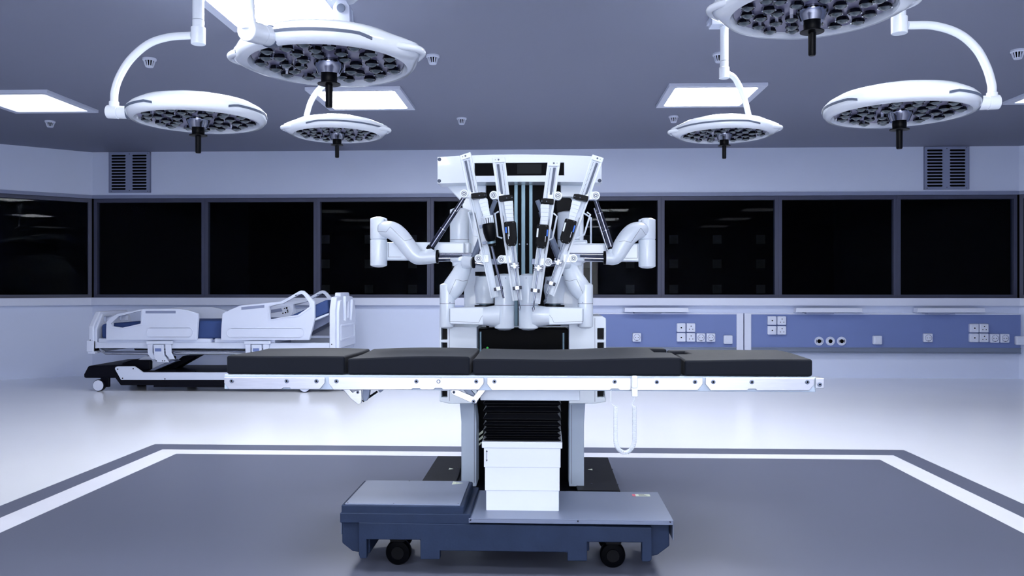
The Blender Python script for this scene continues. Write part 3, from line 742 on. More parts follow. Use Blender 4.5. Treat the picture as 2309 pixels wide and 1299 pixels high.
MB().tube(cr([at(x, y, yc) for x, y in wp], 6), .0014, n=8).build('cord_lead', 'lampwhite', hc)
cl = [(1388, 917), (1388, 940), (1388, 965), (1388, 985), (1388.5, 998), (1392, 1009), (1399, 1017), (1409, 1020.5), (1419, 1017), (1426, 1008), (1430, 997), (1430.5, 985), (1430.5, 965), (1430.5, 940), (1430.5, 917)]
cp_ = cr([at(x, y, yc) for x, y in cl], 12)
L = [0]
for i in range(1, len(cp_)): L.append(L[-1]+(cp_[i]-cp_[i-1]).length)
def at_len(s_):
    for i in range(1, len(L)):
        if L[i] >= s_: f = (s_-L[i-1])/max(1e-9, L[i]-L[i-1]); return cp_[i-1].lerp(cp_[i], f), (cp_[i]-cp_[i-1]).normalized()
    return cp_[-1], (cp_[-1]-cp_[-2]).normalized()
turns = 100; per = 12; H = []
for i in range(turns*per+1):
    s_ = L[-1]*i/(turns*per); c, d = at_len(s_); n1 = Vector((0, 1, 0)); n2 = d.cross(n1); a_ = 2*math.pi*i/per
    H.append(c+(n1*math.cos(a_)+n2*math.sin(a_))*.0078)
MB().tube(H, .0013, n=6).build('coiled_cord', 'lampwhite', hc, smooth=60)
done()

# ================================================================ ROBOT
rb = thing('surgical_robot', (X_(1178, 4.9), 4.8, 0), 'white four-armed surgical robot standing behind the operating table', 'surgical robot')
Zp = lambda py, Y: at(1170, py, Y).z
# base feet
zf = .085
xl0, xl1 = -.685, -.685+.36; xr1 = .40; 
BL, BR = -.68, .395
MB().prism([(BL, 4.28), (BR, 4.28), (BR, 5.18), (BL, 5.18)], .012, zf-.02, axis='Z').build('base', 'black', rb, bevel=.006)
m = MB().prism([(BL, 4.33), (atz(1024, 1097, zf).x, 4.33), (atz(1040, 1060, zf).x+.0, 4.6), (atz(1040, 1040, zf).x, 5.18), (BL, 5.18)], zf-.02, zf, axis='Z')
m.build('foot_cover', 'black', rb, bevel=.003)
m = MB().prism([(.17, 4.33), (BR, 4.33), (BR, 5.18), (.15, 5.18)], zf-.02, zf, axis='Z'); m.build('foot_cover', 'black', rb, bevel=.003)
for (px, py) in ((978, 1055), (1033, 1055.5), (958, 1088), (1016, 1088), (1380, 1058), (1334, 1091), (1392, 1092)):
    p = atz(px, py, zf); MB().cyl((p.x, p.y, zf-.001), (p.x, p.y, zf+.0015), .006, n=10).build('screw', 'line', rb)
for (px, py, s_) in ((1017, 1057.5, 1), (1331, 1059, -1)):
    p = atz(px, py, zf); MB().prism([(p.x-s_*.012, p.y-.02), (p.x-s_*.012, p.y+.02), (p.x+s_*.014, p.y)], zf, zf+.001, axis='Z').build('warning_label', 'label', rb, smooth=0)
# posts
def fprism(P, Y, dep, mt, name, parent=None, bev=.004, fwd=0):
    q = [(at(x, y, Y).x, at(x, y, Y).z) for x, y in P]
    return MB().prism(q, Y-fwd, Y+dep).build(name, mt, parent if parent is not None else rb, bevel=bev)
YP = 4.43
fprism([(1040, 1097.5), (1074, 1097.5), (1074, 952), (1069, 905), (1036, 905), (1040, 952)], YP, .5, 'cart', 'post')
fprism([(1283, 1097), (1317, 1098), (1317, 955), (1320, 905), (1284, 905), (1283, 955)], YP, .5, 'cart', 'post')
MB().box(X_(1069, YP), X_(1069.8, YP), YP-.001, YP+.002, Z_(1090, YP), Z_(912, YP)).build('seam', 'line', rb, smooth=0)
MB().box(X_(1288, YP), X_(1288.8, YP), YP-.001, YP+.002, Z_(1090, YP), Z_(912, YP)).build('seam', 'line', rb, smooth=0)
fprism([(1050, 1093), (1310, 1093), (1310, 760), (1050, 760)], 4.6, .45, 'blackgloss', 'lower_column', bev=.01)
for k in range(3):
    P = [(1079.5, 983+k*11.5), (1079.5, 978+k*11.5), (1088, 970.5+k*11.5), (1090, 970.5+k*11.5), (1089, 976+k*11.5)]
    if k == 2: P = [(1079.5, 1005.5), (1079.5, 1001), (1084, 997), (1086.5, 997), (1086, 1000)]
    fprism(P, 4.6, .003, 'label', 'reflective_stripe', bev=0, fwd=.001)
# side housings with grip slots
for side, X0, X1, sx0, sx1, top in ((-1, 991, 1075, 995, 1008.5, 737), (1, 1283, 1366.5, 1347, 1362, 713)):
    Y = 4.36
    P = [(X0, top), (X1, top), (X1, 909), (X0+22 if side < 0 else X0, 909)]
    if side > 0: P = [(X0, top), (X1-8, top), (X1, top+5), (X1, 906), (X1-24, 910), (X0, 910)]
    else: P = [(X0, top), (X1, top), (X1, 910), (X0+21, 910), (X0, 905)]
    q = [(at(x, y, Y).x, at(x, y, Y).z) for x, y in P]; hs = []
    for ya, yb2 in ((740, 766), (772.5, 800), (882, 896)):
        A = at(sx0, yb2, Y); B = at(sx1, ya, Y); hs.append([(A.x, A.z), (B.x, A.z), (B.x, B.z), (A.x, B.z)])
    hh = MB().prism(q, Y, Y+.06, holes=hs).prism(q, Y+.06, Y+.38).build('side_housing', 'white', rb, bevel=.003)
    for h_ in hs: MB().box(h_[0][0]+.001, h_[1][0]-.001, Y+.05, Y+.058, h_[0][1]+.001, h_[2][1]-.001).build('grip_slot', 'black', hh)
    for px in ((1013,) if side < 0 else (1341,)):
        MB().box(X_(px, Y), X_(px, Y)+.0015, Y-.001, Y+.002, Z_(905, Y), Z_(top+4, Y)).build('seam', 'line', hh, smooth=0)
# black lower panel
fprism([(1073, 746), (1078, 741), (1278, 741), (1285, 747), (1285, 905), (1073, 905)], 4.48, .15, 'blackgloss', 'front_cover', bev=.006)
for px, y0 in ((1083.5, 748), (1270.5, 751)):
    MB().cyl(at(px, y0, 4.47), at(px, 885, 4.47), .0065, n=16).build('chrome_bar', 'stripsteel', rb)
p = at(1099, 784.5, 4.475); MB().cyl((p.x, 4.474, p.z), (p.x, 4.482, p.z), .006, n=14).build('status_light', 'led', rb)
fprism([(1103, 736.5), (1285, 736.5), (1285, 738), (1103, 738)], 4.50, .1, 'white', 'top_edge', bev=0)
# upper column
YU = 4.70
fprism([(1046, 420), (1316, 420), (1316, 745), (1046, 745)], YU, .26, 'white', 'rear_column', bev=.01)
fprism([(1096, 416), (1264, 416), (1264, 745), (1096, 745)], YU-.05, .12, 'blackgloss', 'centre_spine', bev=.006)
for a_, b_ in ((1159.5, 1167.5), (1175.5, 1184.5), (1193, 1201)):
    fprism([(a_, 414), (b_, 414), (b_, 745), (a_, 745)], YU-.062, .02, 'stripsteel', 'chrome_stripe', bev=.002)
for px in (1171.5, 1188.8): 
    p = at(px, 550.5, YU-.052); MB().cyl((p.x, YU-.054, p.z), (p.x, YU-.048, p.z), .004, n=10).build('screw', 'greymetal', rb)
fprism([(1004, 417), (1096, 417), (1096, 480), (1046, 480), (1040, 455)], YU-.07, .2, 'white', 'neck', bev=.006)
fprism([(1264, 417), (1320, 417), (1316, 445), (1264, 445)], YU-.07, .2, 'white', 'neck', bev=.006)
fprism([(1262, 446), (1287, 446), (1292, 455), (1290, 470), (1280, 478), (1276, 488), (1262, 492), (1254, 482), (1252, 460)], YU-.14, .08, 'black', 'cable_cover', bev=.008)
# hood: slightly arched top, curved front
YHd = 4.5
hood = [(986.5, 354), (1040, 351), (1110, 348.5), (1175, 348), (1240, 348.7), (1310, 351), (1356.5, 353.5), (1357, 412), (1270, 410.5), (1172, 410), (1080, 411), (986.5, 414)]
hq = [(at(x, y, YHd).x, at(x, y, YHd).z) for x, y in hood]
A = at(1070, 396.5, YHd); B = at(1272, 366.5, YHd)
hd = MB().prism(hq, YHd, YHd+.05, holes=[[(A.x, A.z), (B.x, A.z), (B.x, B.z), (A.x, B.z)]]).prism(hq, YHd+.05, YHd+.15).build('head_housing', 'white', rb, bevel=.004)
MB().box(A.x+.001, B.x-.001, YHd+.012, YHd+.049, A.z+.001, B.z-.001).build('screen', 'blackgloss', hd)
A2 = at(1166, 391, YHd); B2 = at(1221, 369, YHd); MB().box(A2.x, B2.x, YHd+.010, YHd+.013, A2.z, B2.z).build('display', 'screen', hd)
for px, py in ((991, 359.5), (990.5, 408), (1352, 407.5), (1352, 358)):
    p = at(px, py, YHd); MB().lathe([(0, 0), (.010, 0), (.010, .002), (.007, .004), (.005, .001), (0, .001)], o=(p.x, YHd, p.z), ax=(0, -1, 0), n=20).build('cap_screw', 'grey', hd)
# side handle bar on the right
hb = [at(x, y, 4.9) for x, y in ((1312, 478), (1332.5, 491), (1332.5, 664), (1314, 683))]
MB().tube(hb, .0058, n=10).build('side_handle', 'white', rb)

# ---- arms
def tubeP(P, Y, r, mt, name, parent, n=28, k=8, fl=1.0):
    pp = [at(p_[0], p_[1], Y+(p_[3] if len(p_) > 3 else 0)) for p_ in P]; rr = [p_[2]*Y/F for p_ in P]
    C_ = cr([(*v, ) for v in pp], k); RR = cr([(q_, 0, 0) for q_ in rr], k)
    return MB().tube(C_, [v.x for v in RR], n=n, flat=fl).build(name, mt, parent, smooth=55)
from mathutils.bvhtree import BVHTree
def seams(ob, lines, m='line', r=.0008):
    # thin panel-gap lines lying on the surface of a part
    bv = BVHTree.FromPolygons([v.co + ORG for v in ob.data.vertices], [tuple(p.vertices) for p in ob.data.polygons])
    o = Vector((0, 0, CAMZ)); mb = MB(); n = 0
    for ln in lines:
        run = []
        for i in range(len(ln)-1):
            for k in range(8 if i < len(ln)-2 else 9):
                f_ = k/8; d = ray(ln[i][0]+(ln[i+1][0]-ln[i][0])*f_, ln[i][1]+(ln[i+1][1]-ln[i][1])*f_).normalized()
                h = bv.ray_cast(o, d)
                if h[0] is not None: run.append(h[0]+h[1]*(-.0002 if h[1].dot(d) > 0 else .0002))
        if len(run) > 1: mb.tube(run, r, n=6); n += 1
    if n: mb.build('seam', m, ob, smooth=0)
def vcyl(px, y0, y1, rp, Y, parent, name, mt='white', capd=.010, seamy=()):
    r = rp*Y/F; x = X_(px, Y); zt_, zb2 = at(px, y0, Y).z, at(px, y1, Y).z
    o_ = MB().lathe([(0, zt_+capd), (r*.55, zt_+capd*.8), (r*.97, zt_), (r, zt_-.004), (r, zb2+.004), (r*.97, zb2), (r*.55, zb2-capd*.8), (0, zb2-capd)], o=(x, Y, 0), n=48).build(name, mt, parent, smooth=30)
    for sy in seamy:
        z = at(px, sy, Y).z; MB().lathe([(r*.99, z-.001), (r*1.004, z-.001), (r*1.004, z+.001), (r*.99, z+.001)], o=(x, Y, 0), n=48).build('seam_ring', 'line', o_)
    return o_
def hexhub(px, py, Y, r, parent, ang=0):
    p = at(px, py, Y); m = MB()
    m.cyl((p.x, Y-.012, p.z), (p.x, Y+.03, p.z), r, n=26)
    if ang: m.box(min(p.x, p.x+ang*.05), max(p.x, p.x+ang*.05), Y-.006, Y+.028, p.z-r*.95, p.z+r*.95)
    h_ = m.build('pivot_hub', 'white', parent, bevel=.002)
    MB().lathe([(r*.66, 0), (r*.66, .0015), (r*.54, .0015), (r*.54, 0)], o=(p.x, Y-.012, p.z), ax=(0, -1, 0), n=26).build('hub_ring', 'grey', h_)
    MB().lathe([(r*.38, 0), (r*.38, .002), (r*.20, .002), (r*.20, 0)], o=(p.x, Y-.012, p.z), ax=(0, -1, 0), n=26).build('hub_bolt', 'grey', h_)
    return h_
MX = 1156.5
def mir(P, side, c=MX): return [((2*c-p_[0]) if side > 0 else p_[0], *p_[1:]) for p_ in P]
def outer_arm(side):
    f = lambda px: px if side < 0 else 2*MX-px
    dy = 0 if side < 0 else 2.5
    Yo = 4.42
    arm = vcyl(f(854), 541, 599+dy, 19, Yo, rb, 'arm')             # lower shoulder drum carries the arm
    x0, x1 = sorted((f(866), f(1046)))
    fprism([(x0, 546+dy), (x1, 546+dy), (x1, 587+dy), (x0, 587+dy)], Yo+.0, .07, 'white', 'beam', arm, bev=.008, fwd=-.01)
    sx = sorted((f(875), f(915)))
    for A_, B_ in (((sx[0], 549), (sx[1], 549)),):
        pass
    Pn = [(f(905), 580), (f(875.5), 580), (f(875.5), 548), (f(876.2), 548), (f(876.2), 579.3), (f(905), 579.3)]
    q = [(at(x, y+dy, Yo+.01).x, at(x, y+dy, Yo+.01).z) for x, y in Pn]; MB().prism(q, Yo+.008, Yo+.012).build('seam', 'line', arm, smooth=0)
    if side < 0:
        vcyl(1036, 473, 557, 21.5, Yo+.14, arm, 'rear_drum', seamy=(541,))
        fprism([(1012, 546), (1060, 546), (1058, 596), (1016, 592)], Yo+.08, .12, 'white', 'drum_bracket', arm, bev=.012)
    else:
        vcyl(1282, 480, 557, 25, Yo+.14, arm, 'rear_drum', seamy=(541,))
        fprism([(1262, 546), (1325, 540), (1322, 592), (1262, 596)], Yo+.08, .12, 'white', 'drum_bracket', arm, bev=.012)
    tp = vcyl(f(854), 493+dy, 539.5, 19, Yo, arm, 'top_drum')
    p = at(f(866.5), 496+dy, Yo-.04); MB().cyl((p.x, Yo-.045, p.z), (p.x, Yo-.03, p.z), .003, n=10).build('screw', 'greymetal', tp)
    LP = None if side < 0 else [(1453, 517, 17), (1442, 519, 19, -.03), (1428, 524, 20.5, -.05), (1414, 537, 20, -.06), (1401, 557, 19.5, -.06), (1390, 576, 18, -.06), (1382, 582, 15.8, -.06), (1373, 582, 15, -.06), (1366, 582, 14.5, -.06)]
    g_ = (lambda px: px) if side < 0 else (lambda px: {984: 1366, 986: 1365, 1080: 1280, 1046: 1302, 1043: 1308, 1082: 1283}[px])
    lk = tubeP(LP or [(f(860), 515+dy, 17), (f(872), 517+dy, 19, -.03), (f(888), 522+dy, 20.5, -.05), (f(904), 535+dy, 20, -.06), (f(920), 556+dy, 19.5, -.06), (f(938), 577+dy, 18, -.06), (f(955), 581+dy, 15.5, -.06), (f(975), 579+dy, 15, -.06), (f(984), 579+dy, 14.5, -.06)], Yo, 0, 'white', 'elbow_link', arm)
    Yj = Yo-.06
    seams(lk, [[(853, 505), (852, 522), (871, 523), (880, 511.5)] if side < 0 else [(1465, 508), (1467, 522), (1463, 530), (1456, 529), (1445, 514)], [(880, 511.5), (912, 543), (923, 541), (932, 537)] if side < 0 else [(1445, 514), (1423, 547), (1408, 543), (1396, 545)]])
    cc = at(g_(984), 579+dy, Yj); dx = -side
    MB().lathe([(.0355, 0), (.0375, .004), (.036, .012), (.026, .013), (.024, .006)], o=cc, ax=(dx, 0, 0), n=30).build('joint_ring', 'black', arm)
    a_ = at(g_(986), 583+dy*.3, Yj); b_ = at(g_(1046), 582, Yj)
    MB().cyl(a_, b_, .0165, n=24).build('telescopic_tube', 'dchrome', arm)
    MB().cyl(at(g_(986), 573+dy*.3, Yj+.01), at(g_(1080), 573, Yj+.01), .007, n=16).build('guide_rod', 'dchrome', arm)
    a_ = at(g_(1043), 582, Yj)
    e1 = at(g_(1082), 582, Yj)
    MB().obox((a_+e1)/2, (e1-a_)/2, Vector((0, .021, 0)), Vector((0, 0, .0185))).build('square_sleeve', 'greymetal', arm, bevel=.003)
    # strut to the upper hub
    s0 = at(969 if side < 0 else 1380, 562, Yj); s1 = at(1050, 440, Yj) if side < 0 else at(1342, 448, Yj); dd = s1-s0
    st = MB(); st.cyl(s0, s0+dd*.38, .0165, n=22); st.cyl(s0+dd*.36, s0+dd*.72, .014, n=22); st.cyl(s0+dd*.7, s1, .0115, n=22); sto = st.build('strut', 'strut', arm)
    MB().cyl(s0+Vector((.022, 0, .01))*dx, s0+dd*.85+Vector((.018, 0, .01))*dx, .005, n=12).build('strut_rod', 'dchrome', sto)
    for fr_ in (.37, .71): MB().cyl(s0+dd*(fr_-.006), s0+dd*(fr_+.006), .0178-.003*(fr_ > .5), n=22).build('collar', 'chrome', sto)
    MB().cyl(s0-dd*.02, s0+dd*.05, .021, n=20).build('strut_foot', 'black', sto)
    knob = at(972 if side < 0 else 1379, 566, Yj); MB().lathe([(0, .012), (.02, .012), (.027, 0), (.03, -.025), (0, -.025)], o=knob, ax=dd.normalized(), n=24).build('strut_seat', 'white', sto)
outer_arm(-1); outer_arm(1)
def inner_arm(side):
    f = lambda px: px if side < 0 else 2328.5-px
    Yi = 4.2
    arm = vcyl(1137.5 if side < 0 else 1191.5, 622, 740, 22.3, Yi, rb, 'arm', capd=.012)
    x0, x1 = sorted((f(1014), f(1122)))
    P = [(f(1014), 694), (f(1085), 692), (f(1125), 693), (f(1125), 735), (f(1080), 733), (f(1014), 731)]
    fprism(P, Yi, .07, 'white', 'beam', arm, bev=.008, fwd=.015)
    # tapered boss where beam meets drum
    m = MB(); c0 = at(f(1090), 713, Yi); c1 = at(f(1128), 713, Yi); m.cyl(c0, c1, .046, .060, n=30); m.build('beam_boss', 'white', arm, smooth=40)
    for sy in (688,):
        z = at(1137, sy, Yi).z; MB().lathe([(.0500, z-.001), (.0514, z-.001), (.0514, z+.001), (.0500, z+.001)], o=(X_(1137.5 if side < 0 else 1191.5, Yi), Yi, 0), n=48).build('seam_ring', 'line', arm)
    p = at(1140 if side < 0 else 1186.5, 627, Yi-.05); MB().cyl((p.x, Yi-.052, p.z), (p.x, Yi-.04, p.z), .003, n=10).build('screw', 'greymetal', arm)
    Pn = [(f(1013.5), 725), (f(1080), 727), (f(1084), 717), (f(1102), 695.5)]
    for i in range(3):
        a_, b_ = at(*Pn[i], Yi-.0155), at(*Pn[i+1], Yi-.0155); MB().cyl(a_, b_, .0007, n=6).build('seam', 'line', arm)
    MB().cyl(at(f(1013.5), 725, Yi-.0155), at(f(1013.5), 696, Yi-.0155), .0007, n=6).build('seam', 'line', arm)
    vd = vcyl(f(1008.5), 642, 737, 17, Yi+.06, arm, 'outer_drum', seamy=(684.5,))
    p = at(f(1014.5), 682.5, Yi+.02); MB().cyl((p.x, Yi+.018, p.z), (p.x, Yi+.03, p.z), .003, n=10).build('screw', 'greymetal', vd)
    il = tubeP([(f(1003), 668, 13, .05), (f(1011), 664, 19, .03), (f(1021), 650, 24, .02), (f(1032), 632, 23, .02), (f(1041), 612, 20, .03), (f(1047), 596, 19, .05), (f(1050), 588, 18, .06)], Yi+.05, 0, 'white', 'elbow_link', arm)
    seams(il, [[(f(1058), 631), (f(1044), 634), (f(1028), 630), (f(1020), 648), (f(1012), 666)], [(f(1058), 633), (f(1050), 655), (f(1040), 672)]])
    # joint up under the outer arm
    px0, px1 = (1015, 1060) if side < 0 else (1262, 1318)
    z = at(1038, 587, Yi+.1).z; x = X_((px0+px1)/2, Yi+.1); r = (px1-px0)/2*(Yi+.1)/F
    MB().lathe([(0, z+.012), (r, z+.012), (r, z-.004), (r*.8, z-.012), (r*.75, z-.03), (0, z-.03)], o=(x, Yi+.1, 0), n=40).build('flange', 'white', arm)
    c = at(f(1066), 592, Yi+.03)
    MB().cyl(at(f(1046), 592, Yi+.05), c, .034, .029, n=28).build('joint_boss', 'white', arm, bevel=.004)
    dx = -side
    MB().lathe([(.028, -.002), (.0305, .004), (.028, .012), (.021, .013), (.019, .006)], o=c, ax=(dx, 0, 0), n=30).build('joint_ring', 'black', arm)
    MB().cyl(c, at(f(1100), 597, Yi+.03), .0145, n=22).build('telescopic_tube', 'chrome' if side < 0 else 'dchrome', arm)
    e0, e1 = at(f(1093), 591, Yi), at(f(1130), 590, Yi)
    MB().obox((e0+e1)/2, (e1-e0)/2, Vector((0, .018, 0)), Vector((0, 0, .015))).build('square_sleeve', 'greymetal', arm, bevel=.003)
    s0 = at(f(1066), 585, Yi+.06); s1 = at(f(1117), 452, Yi-.02); dd = s1-s0
    st = MB(); st.cyl(s0, s0+dd*.5, .015, n=20); st.cyl(s0+dd*.48, s1, .0115, n=20); sto = st.build('strut', 'greymetal', arm)
    MB().cyl(s0+Vector((.018*dx, 0, 0)), s0+dd*.8+Vector((.016*dx, 0, 0)), .0045, n=10).build('strut_rod', 'dchrome', sto)
inner_arm(-1); inner_arm(1)
# rear barrel drives between arms
for px, w_ in ((1093, 23), (1250, 23)):
    Y = 4.55; x = X_(px, Y); r = w_*Y/F; z = lambda py: at(px, py, Y).z
    b_ = MB().lathe([(0, z(624)), (r*.88, z(624)), (r*.9, z(631)), (r*.93, z(637)), (r*1.03, z(646)), (r*1.03, z(656)), (r*.92, z(668)), (r*.9, z(673)), (r*.9, z(684)), (r*.5, z(686)), (0, z(686))], o=(x, Y, 0), n=44).build('barrel_drive', 'white', rb, smooth=30)
    for py, rr in ((621, .55), (689.5, .55)):
        MB().cyl((x, Y, z(py+3)), (x, Y, z(py-3)), r*rr, n=30).build('bearing', 'stripsteel', b_)
    MB().lathe([(0, z(688)), (r*1.0, z(688)), (r*1.0, z(692)), (0, z(692))], o=(x, Y, 0), n=36).build('bearing_plate', 'black', b_)
    MB().lathe([(0, z(613)), (r*.95, z(613)), (r*.95, z(622)), (0, z(622))], o=(x, Y, 0), n=36).build('cap', 'black', b_)

# ---- instrument carriages
def carriage(tl, tr, bl, br, hubs, clampc, bell0, bell1, motor, rod, clips, handle, side, kind='box', gpos=.40, Y0=3.93, Y1=4.03):
    """tl/tr/bl/br: face corners; side -1 hubs on left."""
    def Yd(py): return Y0+(Y1-Y0)*min(1, max(0, (py-345)/330))
    def fp(px, py, off=0): return at(px, py, Yd(py))-Vector((0, off, 0))
    def edge(f_, t_):    # f across, t down
        return (tl[0]+(bl[0]-tl[0])*t_+(tr[0]+(br[0]-tr[0])*t_-tl[0]-(bl[0]-tl[0])*t_)*f_, tl[1]+(bl[1]-tl[1])*t_+(tr[1]+(br[1]-tr[1])*t_-tl[1]-(bl[1]-tl[1])*t_)*f_)
    def quadbox(f0, f1, t0, t1, yf, yb_, mt, name, parent, bev=.0015):
        m = MB(); V = []
        for o_ in (yf, yb_):
            for f_, t_ in ((f0, t0), (f1, t0), (f1, t1), (f0, t1)):
                V.append(fp(*edge(f_, t_), -o_))
        m.add(V, [(0, 3, 2, 1), (4, 5, 6, 7), (0, 1, 5, 4), (1, 2, 6, 5), (2, 3, 7, 6), (3, 0, 4, 7)][::1])
        m.f = [tuple(reversed(q)) for q in m.f]
        return m.build(name, mt, parent, bevel=bev)
    tcl = (clampc[1]-tl[1])/(bl[1]-tl[1])
    gpos = gpos if side < 0 else 1-gpos
    rail = quadbox(0, 1, 0, 1, .012, .05, 'white', 'instrument_rail', rb, .003)
    qf = quadbox
    if side < 0: lipA, lipB = (0, .20), (.86, 1)
    else: lipA, lipB = (0, .14), (.80, 1)
    qf(*lipA, 0, 1, 0, .013, 'white', 'rail_lip', rail); qf(*lipB, 0, 1, .002, .013, 'white', 'rail_lip', rail)
    qf(0, 1, 0, .035, -.002, .013, 'white', 'rail_end_cap', rail)
    ga, gb = (gpos-.10, gpos+.10)
    qf(ga, gb, .045, tcl, .005, .013, 'grey', 'slide_groove', rail, .0005)
    s2 = gpos+.24*(1 if side < 0 else -1)
    qf(s2-.03, s2+.03, .04, tcl, .004, .013, 'white', 'rack', rail, .0005)
    # rack dots
    n = 26; mm = MB(); s3 = s2+.08*(1 if side < 0 else -1)
    for i in range(n):
        p_ = fp(*edge(s3, .05+(tcl-.06)*i/n), -.0125); mm.box(p_.x-.0013, p_.x+.0013, p_.y-.002, p_.y+.001, p_.z-.0016, p_.z+.0016)
    mm.build('rack_teeth', 'line', rail, smooth=0)
    for s_ in (.25, .5): 
        p_ = fp(*edge(s_ if side < 0 else 1-s_, .016), .003); MB().cyl(p_+Vector((0, -.001, 0)), p_+Vector((0, .003, 0)), .0045 if s_ == .5 else .002, n=10).build('screw', 'grey', rail)
    # lower channel
    qf(.32, .42, tcl+.02, 1, .004, .013, 'white', 'guide_rib', rail, .001)
    qf(.24 if side < 0 else .72, .27 if side < 0 else .75, tcl+.12, tcl+.36, .004, .013, 'line', 'slot', rail, 0)
    for hx, hy in hubs: hexhub(hx, hy, Yd(hy)+.01, .0205, rail, -side)
    # clamp
    cx_, cy_, cw, ch, rot = clampc; c = fp(cx_, cy_, .022); a_ = R(rot); k = Yd(cy_)/F
    ux = Vector((math.cos(a_), 0, math.sin(a_))); uz = Vector((-math.sin(a_), 0, math.cos(a_)))
    pts2 = [(-.5, -.5), (.22, -.5), (.5, -.30), (.5, .36), (.2, .5), (-.5, .42)]
    if side > 0: pts2 = [(-a__, b__) for a__, b__ in pts2]
    m = MB().prism(pts2, -.028, .03, fr=lambda a1, b1, d: c+ux*a1*cw*k+uz*b1*ch*k+Vector((0, d, 0)))
    cl_ = m.build('clamp', 'black', rail, bevel=.003)
    for s_ in (.05, .42): 
        q_ = c+ux*(s_ if side < 0 else -s_)*cw*k-uz*.1*ch*k; MB().cyl(q_+Vector((0, -.031, 0)), q_+Vector((0, -.027, 0)), .0026, n=10).build('screw', 'grey', cl_)
    # segmented bellows
    b0 = fp(*bell0, .03); b1 = fp(*bell1, .03); d = (b1-b0); nrm = d.normalized(); wv = nrm.cross(Vector((0, 1, 0)))
    nseg = 5; bw = bell0[2]*k/2 if len(bell0) > 2 else .021
    b0 = fp(bell0[0], bell0[1], .03); b1 = fp(bell1[0], bell1[1], .03); d = b1-b0; nrm = d.normalized(); wv = nrm.cross(Vector((0, 1, 0)))
    for i in range(nseg):
        f0, f1 = i/nseg, (i+1)/nseg; ww = .0215-.0012*i
        MB().obox(b0+d*(f0+f1)/2, wv*ww, Vector((0, .018-.001*i, 0)), d*(f1-f0)*.5).build('cover_segment', 'white', rail, bevel=.0012)
    # motor
    m0 = fp(motor[0], motor[1], .045); m1 = fp(motor[2], motor[3], .045); d = m1-m0; nrm = d.normalized(); wv = nrm.cross(Vector((0, 1, 0))).normalized()
    if wv.x < 0: wv = -wv
    if kind == 'box':
        hw = motor[4]*k/2; fr2 = lambda a1, b1, dd_: m0+wv*a1*hw+d*b1+Vector((0, dd_, 0))
        mo = MB().prism([(-.92, 0), (.92, 0), (1, .06), (1, .68), (.82, .90), (.5, 1), (-.5, 1), (-.85, .92), (-1, .80), (-1, .06)], -.026, .03, fr=fr2).build('instrument_motor', 'black', rail, bevel=.004)
        def stick(x0_, x1_, t0_, t1_, mt, nm): MB().prism([(x0_, t0_), (x1_, t0_), (x1_, t1_), (x0_, t1_)], -.0275, -.025, fr=fr2).build(nm, mt, mo, smooth=0)
        if side < 0: stick(-.9, -.62, .22, .46, 'bluelab', 'blue_mark'); stick(-.38, -.22, .20, .60, 'white', 'label_strip'); stick(-.50, -.42, .52, .72, 'white', 'label_strip')
        else: stick(.72, .92, .20, .48, 'bluelab', 'blue_mark'); stick(-.92, -.66, .18, .55, 'white', 'label_strip'); stick(.55, .62, .48, .72, 'white', 'label_strip')
        for t_ in (.04, .93): stick(-.55, -.5, t_, t_+.015, 'white', 'screw'); stick(.5, .55, t_, t_+.015, 'white', 'screw')
        stick(-.12, -.08, .15, .75, 'blackgloss', 'groove'); stick(.12, .16, .15, .75, 'blackgloss', 'groove')
    else:
        Ln = d.length; mo = MB().lathe([(0, 0), (.026, 0), (.031, .01), (.031, Ln*.40), (.028, Ln*.55), (.024, Ln*.72), (.018, Ln*.76), (.018, Ln*.98), (.015, Ln), (0, Ln)], o=m0, ax=nrm, n=32).build('instrument_motor', 'black', rail, smooth=40)
        rb_ = MB(); ax = nrm; u = Vector((0, 1, 0)); v = ax.cross(u)
        MB().lathe([(0, -.034), (.024, -.034), (.0245, 0), (0, 0)], o=m0, ax=nrm, n=26).build('motor_core', 'matblack', mo)
        for q in range(16):
            an = 2*math.pi*q/16; rr_ = u*math.cos(an)+v*math.sin(an); tt_ = -u*math.sin(an)+v*math.cos(an)
            rb_.obox(m0+rr_*.027-ax*.014, rr_*.003, tt_*.0034, ax*.016)
        rb_.lathe([(0, -.038), (.0295, -.036), (.0305, -.027), (.02, -.027)], o=m0, ax=nrm, n=26)
        rb_.build('ribbed_collar', 'white', mo, bevel=.0008)
        MB().lathe([(.0178, Ln*.78), (.0205, Ln*.78), (.0205, Ln*.88), (.0178, Ln*.88)], o=m0, ax=nrm, n=26).build('steel_ring', 'stripsteel', mo)
        for t_, w_ in ((.08, .012), (.80, .012)):
            q_ = m0+d*t_-wv*.036+Vector((0, .02, 0)); MB().obox(q_, wv*.009, Vector((0, .006, 0)), nrm*w_*.6).build('mount_clip', 'greymetal', mo, bevel=.001)
    # shaft
    r0 = fp(rod[0], rod[1], .045); r1 = fp(rod[2], rod[3], .045); d = (r1-r0); nr = d.normalized()
    rw = .0042 if kind == 'box' else .0058
    sh = MB().tube([r0-nr*.01, r1-nr*.055], rw, n=16).build('instrument_shaft', 'chrome' if kind == 'box' else 'dchrome', rail)
    if kind == 'box':
        MB().tube([r1-nr*.055, r1-nr*.03], .0036, n=14).build('wrist', 'dchrome', sh)
        wv2 = nr.cross(Vector((0, 1, 0)))
        for s_ in (-1, 1): MB().tube([r1-nr*.032+wv2*s_*.001, r1-nr*.016+wv2*s_*.005, r1+wv2*s_*.001], [.0024, .0022, .0006], n=8).build('jaw', 'chrome', sh)
    else: MB().tube([r1-nr*.056, r1], [.0056, .0052], n=16).build('scope_tip', 'dchrome', sh)
